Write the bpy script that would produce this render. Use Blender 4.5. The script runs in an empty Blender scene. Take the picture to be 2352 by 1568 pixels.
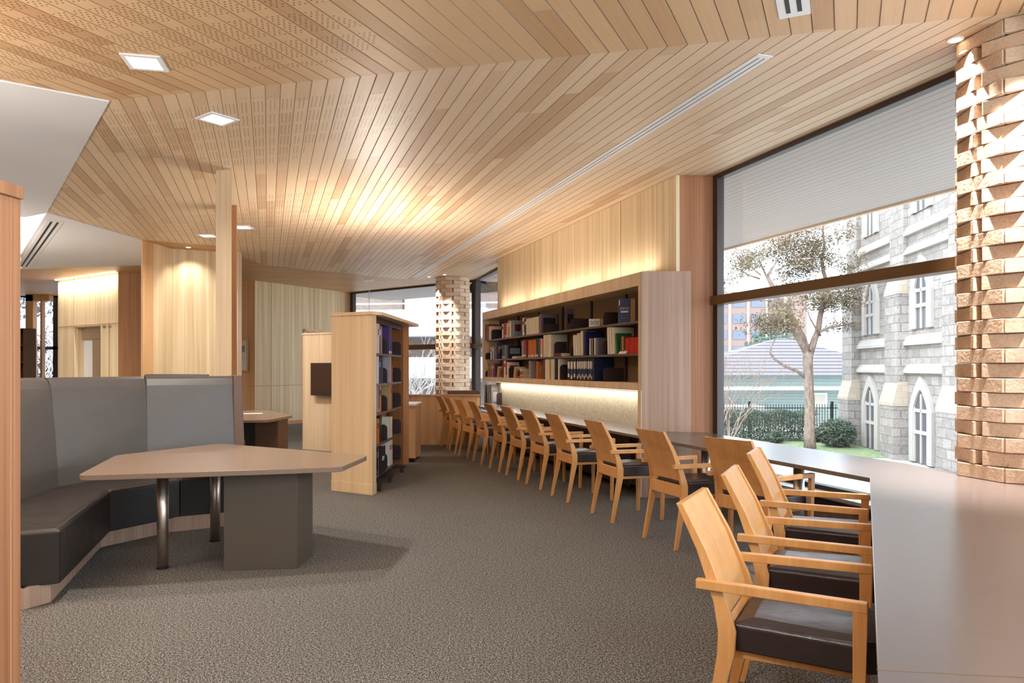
import bpy, bmesh, math, random
from mathutils import Vector, Matrix
C = bpy.context.scene.collection
R = math.radians
EH, FP, CX, HY = 1.45, 1700.0, 1176.0, 845.0      # eye height, focal length in pixels, centre column, horizon row
CEIL = 3.6
def at(px, py, Y):                                  # photo pixel + distance -> point in the room
    return Vector(((px-CX)/FP*Y, Y, EH-(py-HY)/FP*Y))
def on(px, py, z):                                  # photo pixel + height -> point
    Y = (EH-z)*FP/(py-HY)
    return Vector(((px-CX)/FP*Y, Y, z))
# ---------------------------------------------------------------- materials
def lin(c):
    return tuple(((v/255)/12.92 if v/255 <= .04045 else ((v/255+.055)/1.055)**2.4) for v in c) + (1,)
MATS = {}
class NT:
    def __init__(s, name):
        s.m = bpy.data.materials.new(name); s.m.use_nodes = True
        s.t = s.m.node_tree; s.t.nodes.clear()
        s.out = s.t.nodes.new('ShaderNodeOutputMaterial')
    def n(s, typ, **kw):
        nd = s.t.nodes.new(typ)
        for k, v in kw.items(): setattr(nd, k, v)
        return nd
    def l(s, a, b): s.t.links.new(a, b)
    def math(s, op, a, b=None, c=None):
        nd = s.n('ShaderNodeMath', operation=op)
        for i, v in enumerate((a, b, c)):
            if v is None: continue
            if isinstance(v, (int, float)): nd.inputs[i].default_value = v
            else: s.l(v, nd.inputs[i])
        return nd.outputs[0]
    def mix(s, f, a, b, blend='MIX'):
        nd = s.n('ShaderNodeMix', data_type='RGBA', blend_type=blend)
        for i, v in ((0, f), (6, a), (7, b)):
            if isinstance(v, (int, float)): nd.inputs[i].default_value = v
            elif isinstance(v, tuple): nd.inputs[i].default_value = v
            else: s.l(v, nd.inputs[i])
        return nd.outputs[2]
    def vec(s, v, scale):
        nd = s.n('ShaderNodeVectorMath', operation='MULTIPLY'); s.l(v, nd.inputs[0]); nd.inputs[1].default_value = scale
        return nd.outputs[0]
    def noise(s, v, scale=1, detail=3, rough=.5, dim='3D'):
        nd = s.n('ShaderNodeTexNoise', noise_dimensions=dim); nd.inputs['Scale'].default_value = scale
        nd.inputs['Detail'].default_value = detail; nd.inputs['Roughness'].default_value = rough
        if v is not None: s.l(v, nd.inputs['Vector'])
        return nd.outputs[0]
    def ramp(s, f, stops):
        nd = s.n('ShaderNodeValToRGB'); e = nd.color_ramp.elements
        while len(e) < len(stops): e.new(.5)
        for i, (p, c) in enumerate(stops): e[i].position = p; e[i].color = c
        s.l(f, nd.inputs[0]); return nd.outputs[0]
    def pos(s): return s.n('ShaderNodeNewGeometry').outputs['Position']
    def obj(s): return s.n('ShaderNodeTexCoord').outputs['Object']
    def bump(s, h, strength=.3, dist=.01):
        nd = s.n('ShaderNodeBump'); nd.inputs['Strength'].default_value = strength; nd.inputs['Distance'].default_value = dist
        s.l(h, nd.inputs['Height']); return nd.outputs[0]
    def bsdf(s, col, rough=.5, metal=0, spec=.5, normal=None, **kw):
        p = s.n('ShaderNodeBsdfPrincipled')
        if isinstance(col, tuple): p.inputs['Base Color'].default_value = col
        else: s.l(col, p.inputs['Base Color'])
        if isinstance(rough, (int, float)): p.inputs['Roughness'].default_value = rough
        else: s.l(rough, p.inputs['Roughness'])
        p.inputs['Metallic'].default_value = metal; p.inputs['Specular IOR Level'].default_value = spec
        if normal is not None: s.l(normal, p.inputs['Normal'])
        s.l(p.outputs[0], s.out.inputs[0]); return p
def flat(name, c, rough=.5, metal=0, spec=.5, var=.12, scale=6):
    """one colour with a faint procedural mottle"""
    if name in MATS: return MATS[name]
    s = NT(name); col = lin(c)
    f = s.noise(s.obj(), scale, 3)
    s.bsdf(s.mix(f, tuple(v*(1-var) for v in col[:3])+(1,), tuple(min(1, v*(1+var)) for v in col[:3])+(1,)), rough, metal, spec)
    MATS[name] = s.m; return s.m
def veneer(name, dark, light, stripe=11., rough=.42, zs=.25, world=True, seam=None):
    s = NT(name); p = s.pos() if world else s.obj()
    a = s.noise(s.vec(p, (stripe, stripe, zs)), 1, 2)
    b = s.noise(s.vec(p, (stripe*7, stripe*7, zs*3)), 1, 3, .6)
    f = s.math('ADD', s.math('MULTIPLY', a, .55), s.math('MULTIPLY', b, .45))
    col = s.ramp(f, [(.36, lin(dark)), (.62, lin(light))])
    s.bsdf(col, rough, 0, .4, s.bump(b, .06, .002))
    MATS[name] = s.m; return s.m
def emit(name, c, k):
    s = NT(name); e = s.n('ShaderNodeEmission'); e.inputs[0].default_value = lin(c); e.inputs[1].default_value = k
    s.l(e.outputs[0], s.out.inputs[0]); MATS[name] = s.m; return s.m
oak      = veneer('pale_oak_veneer', (212, 182, 144), (232, 208, 174), 9)
oak_warm = veneer('warm_oak_veneer', (196, 148, 100), (220, 176, 128), 9)
oak_far  = veneer('striped_oak_panelling', (208, 180, 136), (238, 218, 180), 14)
oak_pink = veneer('grey_oak_veneer', (168, 136, 116), (194, 164, 142), 16)
oak_red  = veneer('red_oak_veneer', (180, 124, 84), (206, 152, 108), 12)
beech    = veneer('beech_chair_timber', (200, 138, 76), (218, 158, 96), 10, .35, 1.5, False)
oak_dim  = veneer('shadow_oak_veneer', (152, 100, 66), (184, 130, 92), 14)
oak_case = veneer('bookcase_oak', (214, 176, 132), (232, 200, 158), 10)
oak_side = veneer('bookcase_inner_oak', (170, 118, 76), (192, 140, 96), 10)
white    = flat('white_plaster', (226, 224, 224), .7, 0, .2, .01)
white_m  = flat('white_metal', (232, 230, 228), .4, 0, .4, .02)
dark_m   = flat('dark_brown_metal', (52, 36, 30), .45, 0, .5, .1)
shelf_m  = flat('brown_shelf_metal', (98, 80, 72), .4, 0, .5, .06)
frame_m  = flat('dark_window_frame', (62, 48, 44), .4, 0, .5, .05)
transom_m= flat('bronze_transom', (112, 78, 42), .5, 0, .5, .05)
steel    = flat('brushed_steel', (205, 192, 178), .38, 1, .5, .05)
black    = flat('black_rubber', (22, 20, 20), .5)
vinyl    = None
def mk_leather(name, c, rough=.35, sc=9):
    s = NT(name); p = s.obj()
    n1 = s.noise(p, sc, 4); n2 = s.noise(p, 220, 2)
    col = lin(c)
    s.bsdf(s.mix(n1, tuple(v*.85 for v in col[:3])+(1,), tuple(v*1.15 for v in col[:3])+(1,)), s.math('ADD', s.math('MULTIPLY', n1, .2), rough-.08),
           0, .5, s.bump(s.math('ADD', n1, s.math('MULTIPLY', n2, .15)), .25, .01))
    MATS[name] = s.m; return s.m
vinyl = mk_leather('grey_bench_vinyl', (82, 77, 73), .38, 5)
seat_l = mk_leather('dark_seat_leather', (50, 37, 35), .30, 14)
dark_l = mk_leather('black_bench_vinyl', (48, 42, 38), .4, 7)
brown_l = mk_leather('brown_vinyl', (92, 62, 38), .4, 7)
desk_m = flat('taupe_desk_laminate', (100, 88, 84), .25, 0, .95, .03, 3)
table_m = flat('taupe_table_laminate', (134, 112, 94), .26, 0, .6, .03, 3)
ped_m = flat('brown_pedestal_laminate', (84, 74, 62), .4, 0, .4, .03, 3)
edge_m = flat('brown_edge_strip', (112, 86, 64), .45, 0, .4, .05)
paper = flat('cream_paper', (226, 214, 190), .8, 0, .2, .05, 40)
def mk_carpet():
    s = NT('grey_brown_carpet'); p = s.pos()
    a = s.noise(p, 150, 2, .75); b = s.noise(p, 1.3, 2); c = s.noise(p, 70, 2, .75)
    f = s.math('ADD', s.math('MULTIPLY', a, .7), s.math('MULTIPLY', c, .3))
    col = s.ramp(f, [(.40, lin((34, 32, 30))), (.5, lin((94, 90, 85))), (.60, lin((184, 179, 171)))])
    col = s.mix(s.math('MULTIPLY', b, .22), col, lin((84, 78, 72)))
    s.bsdf(col, .95, 0, .1, s.bump(f, .8, .006)); MATS['carpet'] = s.m; return s.m
carpet = mk_carpet()
def mk_felt():
    s = NT('grey_pinboard_felt'); p = s.pos()
    a = s.noise(s.vec(p, (70, 70, 22)), 1, 3, .7)
    s.bsdf(s.ramp(a, [(.35, lin((158, 148, 126))), (.65, lin((200, 190, 166)))]), .9, 0, .1, s.bump(a, .3, .003))
    return s.m
felt = mk_felt()
def mk_glass(name, tint, refl=.9):
    s = NT(name)
    tr = s.n('ShaderNodeBsdfTransparent'); tr.inputs[0].default_value = tint
    gl = s.n('ShaderNodeBsdfGlossy'); gl.inputs['Roughness'].default_value = 0.0; gl.inputs[0].default_value = (refl, refl, refl, 1)
    lw = s.n('ShaderNodeLayerWeight'); lw.inputs[0].default_value = .5
    f = s.math('MULTIPLY_ADD', s.math('POWER', lw.outputs['Facing'], 5.), .9, .03)
    mx = s.n('ShaderNodeMixShader'); s.l(f, mx.inputs[0]); s.l(tr.outputs[0], mx.inputs[1]); s.l(gl.outputs[0], mx.inputs[2])
    s.l(mx.outputs[0], s.out.inputs[0]); return s.m
glass = mk_glass('window_glass', (.93, .96, .97, 1))
def mk_brick():
    s = NT('rough_cream_brick'); p = s.pos()
    a = s.noise(p, 60, 4, .6); b = s.noise(p, 3, 2)
    v = s.n('ShaderNodeTexVoronoi'); v.inputs['Scale'].default_value = 34; s.l(p, v.inputs['Vector'])
    col = s.ramp(s.math('ADD', s.math('MULTIPLY', a, .5), s.math('MULTIPLY', b, .5)), [(.38, lin((192, 158, 130))), (.62, lin((218, 192, 166)))])
    s.bsdf(col, .85, 0, .2, s.bump(s.math('ADD', a, s.math('MULTIPLY', v.outputs[0], .4)), .3, .008)); return s.m
brick = mk_brick()
def mk_ceiling(name, c0, cdir, d, pitch, dark, light, perf, groove=.032, dots='rows'):
    """boards run along d; their lines cross the crease (c0 + s*cdir) every `pitch` metres; perf = list of ellipses of drilled holes"""
    s = NT(name); sep = s.n('ShaderNodeSeparateXYZ'); s.l(s.pos(), sep.inputs[0]); x, y = sep.outputs[0], sep.outputs[1]
    det = cdir[0]*d[1]-cdir[1]*d[0]
    def linf(a, b, c): return s.math('ADD', s.math('MULTIPLY_ADD', x, a, c), s.math('MULTIPLY', y, b))
    sa, sb = d[1]/det, -d[0]/det
    u = linf(sa/pitch, sb/pitch, (-c0[0]*sa-c0[1]*sb)/pitch)
    ta, tb = -cdir[1]/det, cdir[0]/det
    t = linf(ta, tb, -c0[0]*ta-c0[1]*tb)
    fu = s.math('FRACT', u); idn = s.math('FLOOR', u)
    edge = s.math('MINIMUM', fu, s.math('SUBTRACT', 1., fu))
    gr = s.math('LESS_THAN', edge, groove)
    wn = s.n('ShaderNodeTexWhiteNoise', noise_dimensions='1D'); s.l(idn, wn.inputs['W'])
    seg = s.math('FLOOR', s.math('MULTIPLY_ADD', wn.outputs[0], 7., s.math('DIVIDE', t, 1.9)))
    cmb = s.n('ShaderNodeCombineXYZ'); s.l(idn, cmb.inputs[0]); s.l(seg, cmb.inputs[1])
    wn2 = s.n('ShaderNodeTexWhiteNoise', noise_dimensions='2D'); s.l(cmb.outputs[0], wn2.inputs['Vector'])
    cm2 = s.n('ShaderNodeCombineXYZ'); s.l(s.math('MULTIPLY', u, 5.), cm2.inputs[0]); s.l(s.math('MULTIPLY', t, .8), cm2.inputs[1]); s.l(idn, cm2.inputs[2])
    gn = s.noise(cm2.outputs[0], 1.5, 4, .6)
    f = s.math('ADD', s.math('MULTIPLY', s.math('POWER', wn2.outputs[0], 5.), .45), s.math('MULTIPLY', gn, .42))
    col = s.ramp(f, [(.12, lin(light)), (.85, lin(dark))])
    col = s.mix(s.math('MULTIPLY', gr, .5), col, lin((112, 70, 40)))
    if perf:
        reg = None
        for (ex, ey, ra, rb, ang) in perf:
            ca, si = math.cos(ang), math.sin(ang)
            p = linf(ca/ra, si/ra, -(ex*ca+ey*si)/ra); q = linf(-si/rb, ca/rb, -(-ex*si+ey*ca)/rb)
            e = s.math('LESS_THAN', s.math('ADD', s.math('MULTIPLY', p, p), s.math('MULTIPLY', q, q)), 1.)
            reg = e if reg is None else s.math('MAXIMUM', reg, e)
        # six lines of holes per board in three pairs, in blocks along the board
        cu = s.math('MULTIPLY', s.math('SUBTRACT', s.math('FRACT', s.math('MULTIPLY', u, 7.)), .5), pitch/7*.9)
        inb = s.math('MULTIPLY', s.math('GREATER_THAN', fu, .143), s.math('LESS_THAN', fu, .857))
        ct = s.math('MULTIPLY', s.math('SUBTRACT', s.math('FRACT', s.math('MULTIPLY', t, 1/.026)), .5), .026)
        rr = s.math('LESS_THAN', s.math('ADD', s.math('MULTIPLY', cu, cu), s.math('MULTIPLY', ct, ct)), .0058**2)
        blk = s.math('LESS_THAN', s.math('FRACT', s.math('MULTIPLY', t, 1/.34)), .77)
        alt = s.math('LESS_THAN', s.math('FRACT', s.math('MULTIPLY_ADD', s.math('FLOOR', s.math('MULTIPLY', u, 7.)), .5, s.math('MULTIPLY', s.math('FLOOR', s.math('MULTIPLY', t, 1/.026)), .5 if dots == 'stagger' else 0.)), ), .3)
        hole = s.math('MULTIPLY', s.math('MULTIPLY', reg, rr), s.math('MULTIPLY', inb, s.math('MULTIPLY', blk, alt)))
        col = s.mix(s.math('MULTIPLY', hole, .9), col, lin((84, 50, 28)))
    hp = s.n('ShaderNodeMapRange', interpolation_type='SMOOTHSTEP'); s.l(edge, hp.inputs[0]); hp.inputs[1].default_value = 0.; hp.inputs[2].default_value = groove*1.5
    nrm = s.bump(hp.outputs[0], .9, .012)
    s.bsdf(col, .45, 0, .35, nrm); return s.m
# ---------------------------------------------------------------- mesh helpers
class MB:
    def __init__(s): s.b = bmesh.new()
    def box(s, c, size, rot=0., M=None):
        m = Matrix.Translation(Vector(c)) @ Matrix.Rotation(rot, 4, 'Z')
        if M is not None: m = M @ m
        bmesh.ops.create_cube(s.b, size=1, matrix=m @ Matrix.Diagonal((*size, 1))); return s
    def bx(s, x0, x1, y0, y1, z0, z1, M=None):
        return s.box(((x0+x1)/2, (y0+y1)/2, (z0+z1)/2), (abs(x1-x0), abs(y1-y0), abs(z1-z0)), 0, M)
    def prism(s, poly, z0, z1, M=None):
        lo = [Vector((p[0], p[1], z0)) for p in poly]; hi = [Vector((p[0], p[1], z1)) for p in poly]
        return s.loft([lo, hi], M)
    def loft(s, rings, M=None, cap=True, close=True):
        M = M or Matrix(); V = [[s.b.verts.new(M @ Vector(p)) for p in r] for r in rings]; n = len(V[0])
        for a, c in zip(V, V[1:]):
            for i in range(n if close else n-1):
                j = (i+1) % n; s.b.faces.new((a[i], a[j], c[j], c[i]))
        if cap: s.b.faces.new(V[0][::-1]); s.b.faces.new(V[-1])
        return s
    def quad(s, *p, M=None):
        M = M or Matrix(); s.b.faces.new([s.b.verts.new(M @ Vector(q)) for q in p]); return s
    def tube(s, pts, rad, seg=12, M=None):
        pts = [Vector(p) for p in pts]
        if not hasattr(rad, '__len__'): rad = [rad]*len(pts)
        rings = []; ref = None
        for i, p in enumerate(pts):
            d = (pts[min(i+1, len(pts)-1)]-pts[max(i-1, 0)]).normalized()
            if ref is None: ref = d.orthogonal().normalized()
            a = (ref-d*ref.dot(d)).normalized(); ref = a; b2 = d.cross(a)
            rings.append([p+(a*math.cos(2*math.pi*k/seg)+b2*math.sin(2*math.pi*k/seg))*rad[i] for k in range(seg)])
        return s.loft(rings, M)
    def bar(s, a, b, w, h, up=Vector((0, 0, 1)), w2=None, h2=None):
        """tapered rectangular bar from a to b; w across, h along up"""
        a, b = Vector(a), Vector(b); d = (b-a).normalized(); x = d.cross(Vector(up)).normalized(); y = x.cross(d)
        w2 = w2 or w; h2 = h2 or h
        def r(p, w, h): return [p-x*w/2-y*h/2, p+x*w/2-y*h/2, p+x*w/2+y*h/2, p-x*w/2+y*h/2]
        return s.loft([r(a, w, h), r(b, w2, h2)])
    def build(s, name, mat, parent=None, bevel=0, smooth=False, seg=2):
        bmesh.ops.recalc_face_normals(s.b, faces=s.b.faces[:])
        me = bpy.data.meshes.new(name); s.b.to_mesh(me); s.b.free()
        for m in (mat if isinstance(mat, (list, tuple)) else [mat]): me.materials.append(m)
        o = bpy.data.objects.new(name, me); C.objects.link(o)
        if smooth:
            for p in me.polygons: p.use_smooth = True
        if bevel:
            b = o.modifiers.new('bevel', 'BEVEL'); b.width = bevel; b.segments = seg; b.limit_method = 'ANGLE'; b.angle_limit = R(40)
        if parent: o.parent = parent
        return o
def tag(o, label=None, cat=None, group=None, kind=None):
    if label: o['label'] = label
    if cat: o['category'] = cat
    if group: o['group'] = group
    if kind: o['kind'] = kind
    return o
def thing(name, loc, rz, label, cat, group=None):
    o = bpy.data.objects.new(name, None); C.objects.link(o); o.empty_display_size = .1
    o.location = loc; o.rotation_euler = (0, 0, rz); return tag(o, label, cat, group)
def struct(name, mb, mat, parent=None, **k):
    o = mb.build(name, mat, parent, **k)
    if not parent: o['kind'] = 'structure'
    return o
def sempty(name):
    o = bpy.data.objects.new(name, None); C.objects.link(o); o['kind'] = 'structure'; return o
def copy_tree(o, parent=None):
    c = o.copy(); C.objects.link(c); c.parent = parent
    for ch in list(o.children): copy_tree(ch, c)
    return c
def text_mesh(body, size, extrude, mat, parent, M, name='lettering', align='CENTER', shear=0):
    cu = bpy.data.curves.new(name, 'FONT'); cu.body = body; cu.size = size; cu.extrude = extrude; cu.align_x = align; cu.align_y = 'CENTER'; cu.shear = shear
    t = bpy.data.objects.new(name, cu); C.objects.link(t)
    dg = bpy.context.evaluated_depsgraph_get(); me = bpy.data.meshes.new_from_object(t.evaluated_get(dg))
    bpy.data.objects.remove(t); bpy.data.curves.remove(cu)
    me.materials.clear(); me.materials.append(mat)
    o = bpy.data.objects.new(name, me); C.objects.link(o); o.parent = parent; o.matrix_local = M; return o
def rect_light(name, loc, size, power, color, rot=(0, 0, 0), spread=180, sy=None):
    l = bpy.data.lights.new(name, 'AREA'); l.shape = 'RECTANGLE'; l.size = size; l.size_y = sy or size; l.energy = power; l.color = color; l.spread = R(spread)
    o = bpy.data.objects.new(name, l); C.objects.link(o); o.location = loc; o.rotation_euler = rot; return o
def spot(name, loc, power, color, angle, target=None, blend=1., rad=.03):
    l = bpy.data.lights.new(name, 'SPOT'); l.energy = power; l.color = color; l.spot_size = R(angle); l.spot_blend = blend; l.shadow_soft_size = rad
    o = bpy.data.objects.new(name, l); C.objects.link(o); o.location = loc
    if target: o.rotation_euler = (Vector(target)-Vector(loc)).to_track_quat('-Z', 'Y').to_euler()
    return o
WARM = (1.0, .92, .83); WARMW = (1.0, .95, .89)
# ================================================================ SETTING
C0 = (-3.148, 5.93); CD = (.974, -.2266)                 # the near fold of the ceiling
DF = (-.3134, .9496); DN = (.412, .911)                  # board directions beyond / before the fold
def cre(x): return CD[1]/CD[0]*(x-C0[0])+C0[1]
cl_far = mk_ceiling('ceiling_boards_far', C0, CD, DF, .1303, (182, 138, 98), (226, 200, 166), [(-2.1, 6.55, 1.35, .62, -.35), (-2.9, 7.1, .9, .75, 0), (-3.9, 6.6, 1.0, .35, -.3), (-2.7, 10.9, 1.1, 1.9, .1), (-4.0, 11.6, 1.5, 1.3, 0)])
cl_near = mk_ceiling('ceiling_boards_near', C0, CD, DN, .1303, (176, 130, 88), (216, 180, 138), [(-3.0, 4.2, 2.1, 1.25, -.25), (-1.6, 4.9, .75, .4, -.25)], dots='stagger')
cl_end = mk_ceiling('ceiling_boards_end', (-5.2, 15.4), (.707, -.707), (.9, .43), .11, (170, 120, 76), (212, 170, 124), [])
floor_poly = [(-16, -4), (-.75, -4), (3.2, 4.75), (3.32, 5.1), (-.86, 18.1), (-4.57, 21.1), (-6.4, 22.2), (-16, 22.2)]
struct('floor', MB().prism(floor_poly, -.2, 0), carpet)
GL0 = Vector((3.52, 4.48)); GL1 = Vector((-.86, 18.1))    # glass line of the long window wall
P = lambda *a: a
# ceiling pieces, all at one level
far_poly = [(-3.24, 5.95), (3.55, cre(3.55)), (-.86, 18.1), (-2.6, 18.0), (-5.2, 15.4), (-5.2, 13.0), (-6.2, 12.43), (-6.41, 10.2)]
near_poly = [(-3.24, 5.95), (-3.82, 5.52), (-12, -.6), (-12, -4), (-.75, -4), (3.55, 4.0), (3.55, cre(3.55))]
end_poly = [(-.86, 18.1), (-4.57, 21.1), (-6.4, 22.4), (-16, 22.4), (-16, 17.2), (-10.6, 16.03), (-7.7, 15.4), (-6.2, 12.43), (-5.2, 13.0), (-5.2, 15.4), (-2.6, 18.0)]
struct('ceiling', MB().prism(far_poly, CEIL, CEIL+.14), cl_far)
struct('ceiling_near', MB().prism(near_poly, CEIL, CEIL+.14), cl_near)
struct('ceiling_end', MB().prism(end_poly, CEIL, CEIL+.14), cl_end)
w1 = [(-3.82, 5.52), (-3.24, 5.95), (-6.41, 10.2), (-6.9, 10.5), (-11, 8.5), (-16, 8.5), (-16, -4), (-12, -4), (-12, -.6)]
w2 = [(-6.41, 10.2), (-6.2, 12.43), (-7.7, 15.4), (-10.6, 16.03), (-9.3, 14.0)]
struct('ceiling_white', MB().prism(w1, CEIL-.012, CEIL+.14).prism(w2, CEIL-.012, CEIL+.14), white)
# raised bright void beside the white ceiling
vb = MB(); vp = [(-6.41, 10.2), (-9.3, 14.0), (-10.6, 16.03), (-16, 17.2), (-16, 8.5), (-11, 8.5), (-6.9, 10.5)]
vb.prism(vp, 5.0, 5.1)
for i in range(len(vp)):
    a, b = Vector(vp[i]), Vector(vp[(i+1) % len(vp)]); d = (b-a).normalized(); nn = Vector((d.y, -d.x))*.05
    vb.prism([a, b, b+nn, a+nn], CEIL+.14, 5.05)
struct('ceiling_void', vb, white)
rect_light('void_lamp', (-10.5, 12.2, 4.9), 3, 420, (1, .97, .94))
# outer soffit beyond the glass
def mk_soffit():
    s = NT('white_soffit_boards'); sep = s.n('ShaderNodeSeparateXYZ'); s.l(s.pos(), sep.inputs[0])
    u = s.math('ADD', s.math('MULTIPLY', sep.outputs[0], .952/.115), s.math('MULTIPLY', sep.outputs[1], .3066/.115))
    g = s.math('LESS_THAN', s.math('FRACT', u), .07)
    s.bsdf(s.mix(g, lin((160, 150, 143)), lin((100, 90, 84))), .6, 0, .3); return s.m
soffit_m = mk_soffit()
gdir = (GL1-GL0).normalized(); gout = Vector((gdir.y, -gdir.x))
def gl(t, off=0., z=0.):
    p = GL0+gdir*t+gout*off; return Vector((p.x, p.y, z))
tG = (GL1-GL0).length
struct('trim_soffit_fascia', MB().prism([gl(-3, 3.0), gl(tG+3, 3.0), gl(tG+3, 3.06), gl(-3, 3.06)], CEIL-.03, CEIL), flat('tan_fascia', (186, 160, 130), .6))
struct('soffit_far', MB().prism([(-.9, 18.2), (-5.2, 21.7), (-3.9, 23.6), (1.2, 19.6)], CEIL, CEIL+.2), soffit_m)
struct('soffit_outside', MB().prism([gl(-3, .06), gl(tG+3, .06), gl(tG+3, 3.05), gl(-3, 3.05)], CEIL, CEIL+.2), soffit_m)
# ---- window_1: the tall window on the right
def window(name, a, b, zs, frame, sill=.385, posts=(0., 1.), depth=.12, pw=.1):
    """glazed wall from a to b; zs = levels of horizontal rails (z, height, material)"""
    w = sempty(name); a, b = Vector(a), Vector(b); L = (b-a).length; ang = math.atan2(b.y-a.y, b.x-a.x)
    M = Matrix.Translation((a.x, a.y, 0)) @ Matrix.Rotation(ang, 4, 'Z')
    f = MB()
    for q in posts: f.bx(q*L-pw/2 if 0 < q < 1 else (0 if q == 0 else L-pw), q*L+pw/2 if 0 < q < 1 else (pw if q == 0 else L), -depth/2, depth/2, 0, CEIL, M)
    f.bx(0, L, -depth/2, depth/2, CEIL-.05, CEIL, M); f.bx(0, L, -depth/2, depth/2, sill-.06, sill, M)
    f.build('window_frame', frame, w, bevel=.004)
    for z, h, m, dd in zs: MB().bx(.0, L, -dd/2, dd/2, z, z+h, M).build('transom', m, w, bevel=.004)
    MB().bx(0, L, -.004, .004, sill, CEIL-.04, M).build('glass', glass, w)
    return w, M, L
a1 = gl(.15); b1 = gl((Vector((2.29, 8.30))-GL0).length)
w_, Mw, Lw = window('window_1', a1, b1, [(2.155, .095, transom_m, .16)], frame_m, .40, pw=.085, depth=.09)
# a second slim post beside the jamb, white sill and low rails under the desk
MB().bx(0, Lw, -.02, .22, .33, .36, Mw).build('window_sill', white_m, w_, bevel=.003)
MB().bx(0, Lw, .0, .1, .22, .28, Mw).build('lower_rail', frame_m, w_, bevel=.003)
struct('wall_under_window', MB().bx(0, Lw, -.1, .06, 0, .33, Mw), oak_pink)
# ---- shelf wall: local frame with x to the right (towards the camera), y into the wall
SR = math.atan2(-.9496, .3134)
CF = 4.184                                                # front face line of the shelf unit: x = CF - .33 Y
def fl(Y, c=CF): return Vector((c-.33*Y, Y))
WB = 4.184+.37                                            # wall face
wall_a = fl(8.25, WB); wall_b = fl(14.66, WB)
wn_ = Vector((.9496, .3134))
struct('wall_shelf', MB().prism([wall_a, wall_b, wall_b+wn_*.3, wall_a+wn_*.25], 0, CEIL), oak_far)
MB_s = MB().prism([(1.862, 8.262), (1.985, 8.275), (2.215, 8.29), (2.30, 8.30), (2.30, 8.45), (1.95, 8.6), (1.87, 8.34)], 0, CEIL)
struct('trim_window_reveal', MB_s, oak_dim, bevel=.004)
# seams in the wall panelling
sm = MB()
pA = fl(9.55, WB)-wn_*.003
sm.box((pA.x, pA.y, 3.0), (.006, .004, 1.2), SR)
struct('trim_wall_seam', sm, oak_red)
# ---- right wall behind the camera side: low wall and window_3
w3, M3, L3 = window('window_3', (-.75, -4, 0), (3.22, 4.42, 0), [(2.155, .095, transom_m, .16)], frame_m, .9, posts=(0, .35, .7, 1))
struct('wall_right', MB().bx(0, L3, -.1, .1, 0, .84, M3), oak_pink)
struct('wall_back', MB().bx(-16, -.7, -4.2, -4, 0, CEIL), oak)
struct('wall_left', MB().bx(-16.2, -16, -4, 22.2, 0, CEIL+1.6), oak)
# ---- far window_2
w2_, M2, L2 = window('window_2', (-.86, 18.1, 0), (-4.57, 21.1, 0), [(1.93, .13, transom_m, .2)], frame_m, .45, posts=(0, 1), pw=.12)
bl = MB().bx(.6, L2-.13, .12, .14, 3.02, 3.55, M2)
w4_, M4, L4 = window('window_4', gl(tG-.02), fl(14.95, WB+.1).to_3d()+Vector((.26, .05, 0)), [(1.93, .1, transom_m, .2)], frame_m, .45, posts=(0, 1), pw=.14)
struct('wall_behind_shelf', MB().prism([fl(14.66, WB)+wn_*.3, fl(15.2, WB)+wn_*.42, fl(8.4, WB)+wn_*.42, fl(8.4, WB)+wn_*.25], 0, CEIL), oak_pink)
# ---- far left walls
A = Vector((-6.32, 18.2)); B = Vector((-4.72, 20.95))
wf = MB().prism([A, B, B+Vector((-.2, .3)), A+Vector((-.3, .2))], 0, CEIL)
struct('wall_far', wf, oak_far)
dn = (B-A).normalized(); dnn = Vector((dn.y, -dn.x))
j = MB(); j.prism([A+dnn*.004, B+dnn*.004, B, A], 1.0, 1.012)
for q in (.16, .62): j.prism([A+dn*q*3.18+dnn*.004, A+dn*(q*3.18+.012)+dnn*.004, A+dn*(q*3.18+.012), A+dn*q*3.18], 0, CEIL)
struct('trim_far_panel_joints', j, oak_red)
struct('trim_far_corner', MB().prism([B+dnn*.01, B+dn*.3+dnn*.01, B+dn*.3-dnn*.1, B-dnn*.1], 0, CEIL), oak_warm)
struct('baseboard_far', MB().prism([A+dnn*.02, B+dnn*.02, B, A], 0, .09), oak_red)
struct('wall_picture', MB().prism([(-8.2, 18.35), A, A+Vector((-.1, .3)), (-8.2, 18.7)], 0, CEIL), oak_warm)
struct('trim_wainscot_picture', MB().prism([(-8.2, 18.345), (-6.325, 18.195), (-6.325, 18.2), (-8.2, 18.35)], 1.0, 1.012), oak_red)
# door with red-brown lintel recess on the far wall
dq = A+dn*1.65; de = A+dn*2.5
dr = sempty('door_2')
MB().prism([dq+dnn*.012, de+dnn*.012, de, dq], 0, 2.42).build('door_panel', oak_red, dr)
MB().prism([dq+dnn*.03-dn*.05, dq+dnn*.03, dq, dq-dn*.05], 0, 2.47).prism([dq+dnn*.03-dn*.05, de+dnn*.03+dn*.05, de+dn*.05, dq-dn*.05], 2.42, 2.48).build('door_frame', oak, dr)
# core block with pale panelling
struct('wall_core', MB().prism([(-6.2, 12.43), (-6.13, 13.34), (-5.09, 13.84), (-5.98, 16.0), (-7.72, 15.4)], 0, CEIL), oak_far)
struct('trim_core_corner', MB().prism([(-6.215, 12.41), (-6.185, 12.40), (-6.16, 12.72), (-6.24, 12.6)], 0, CEIL-.002), oak_warm)
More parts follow.
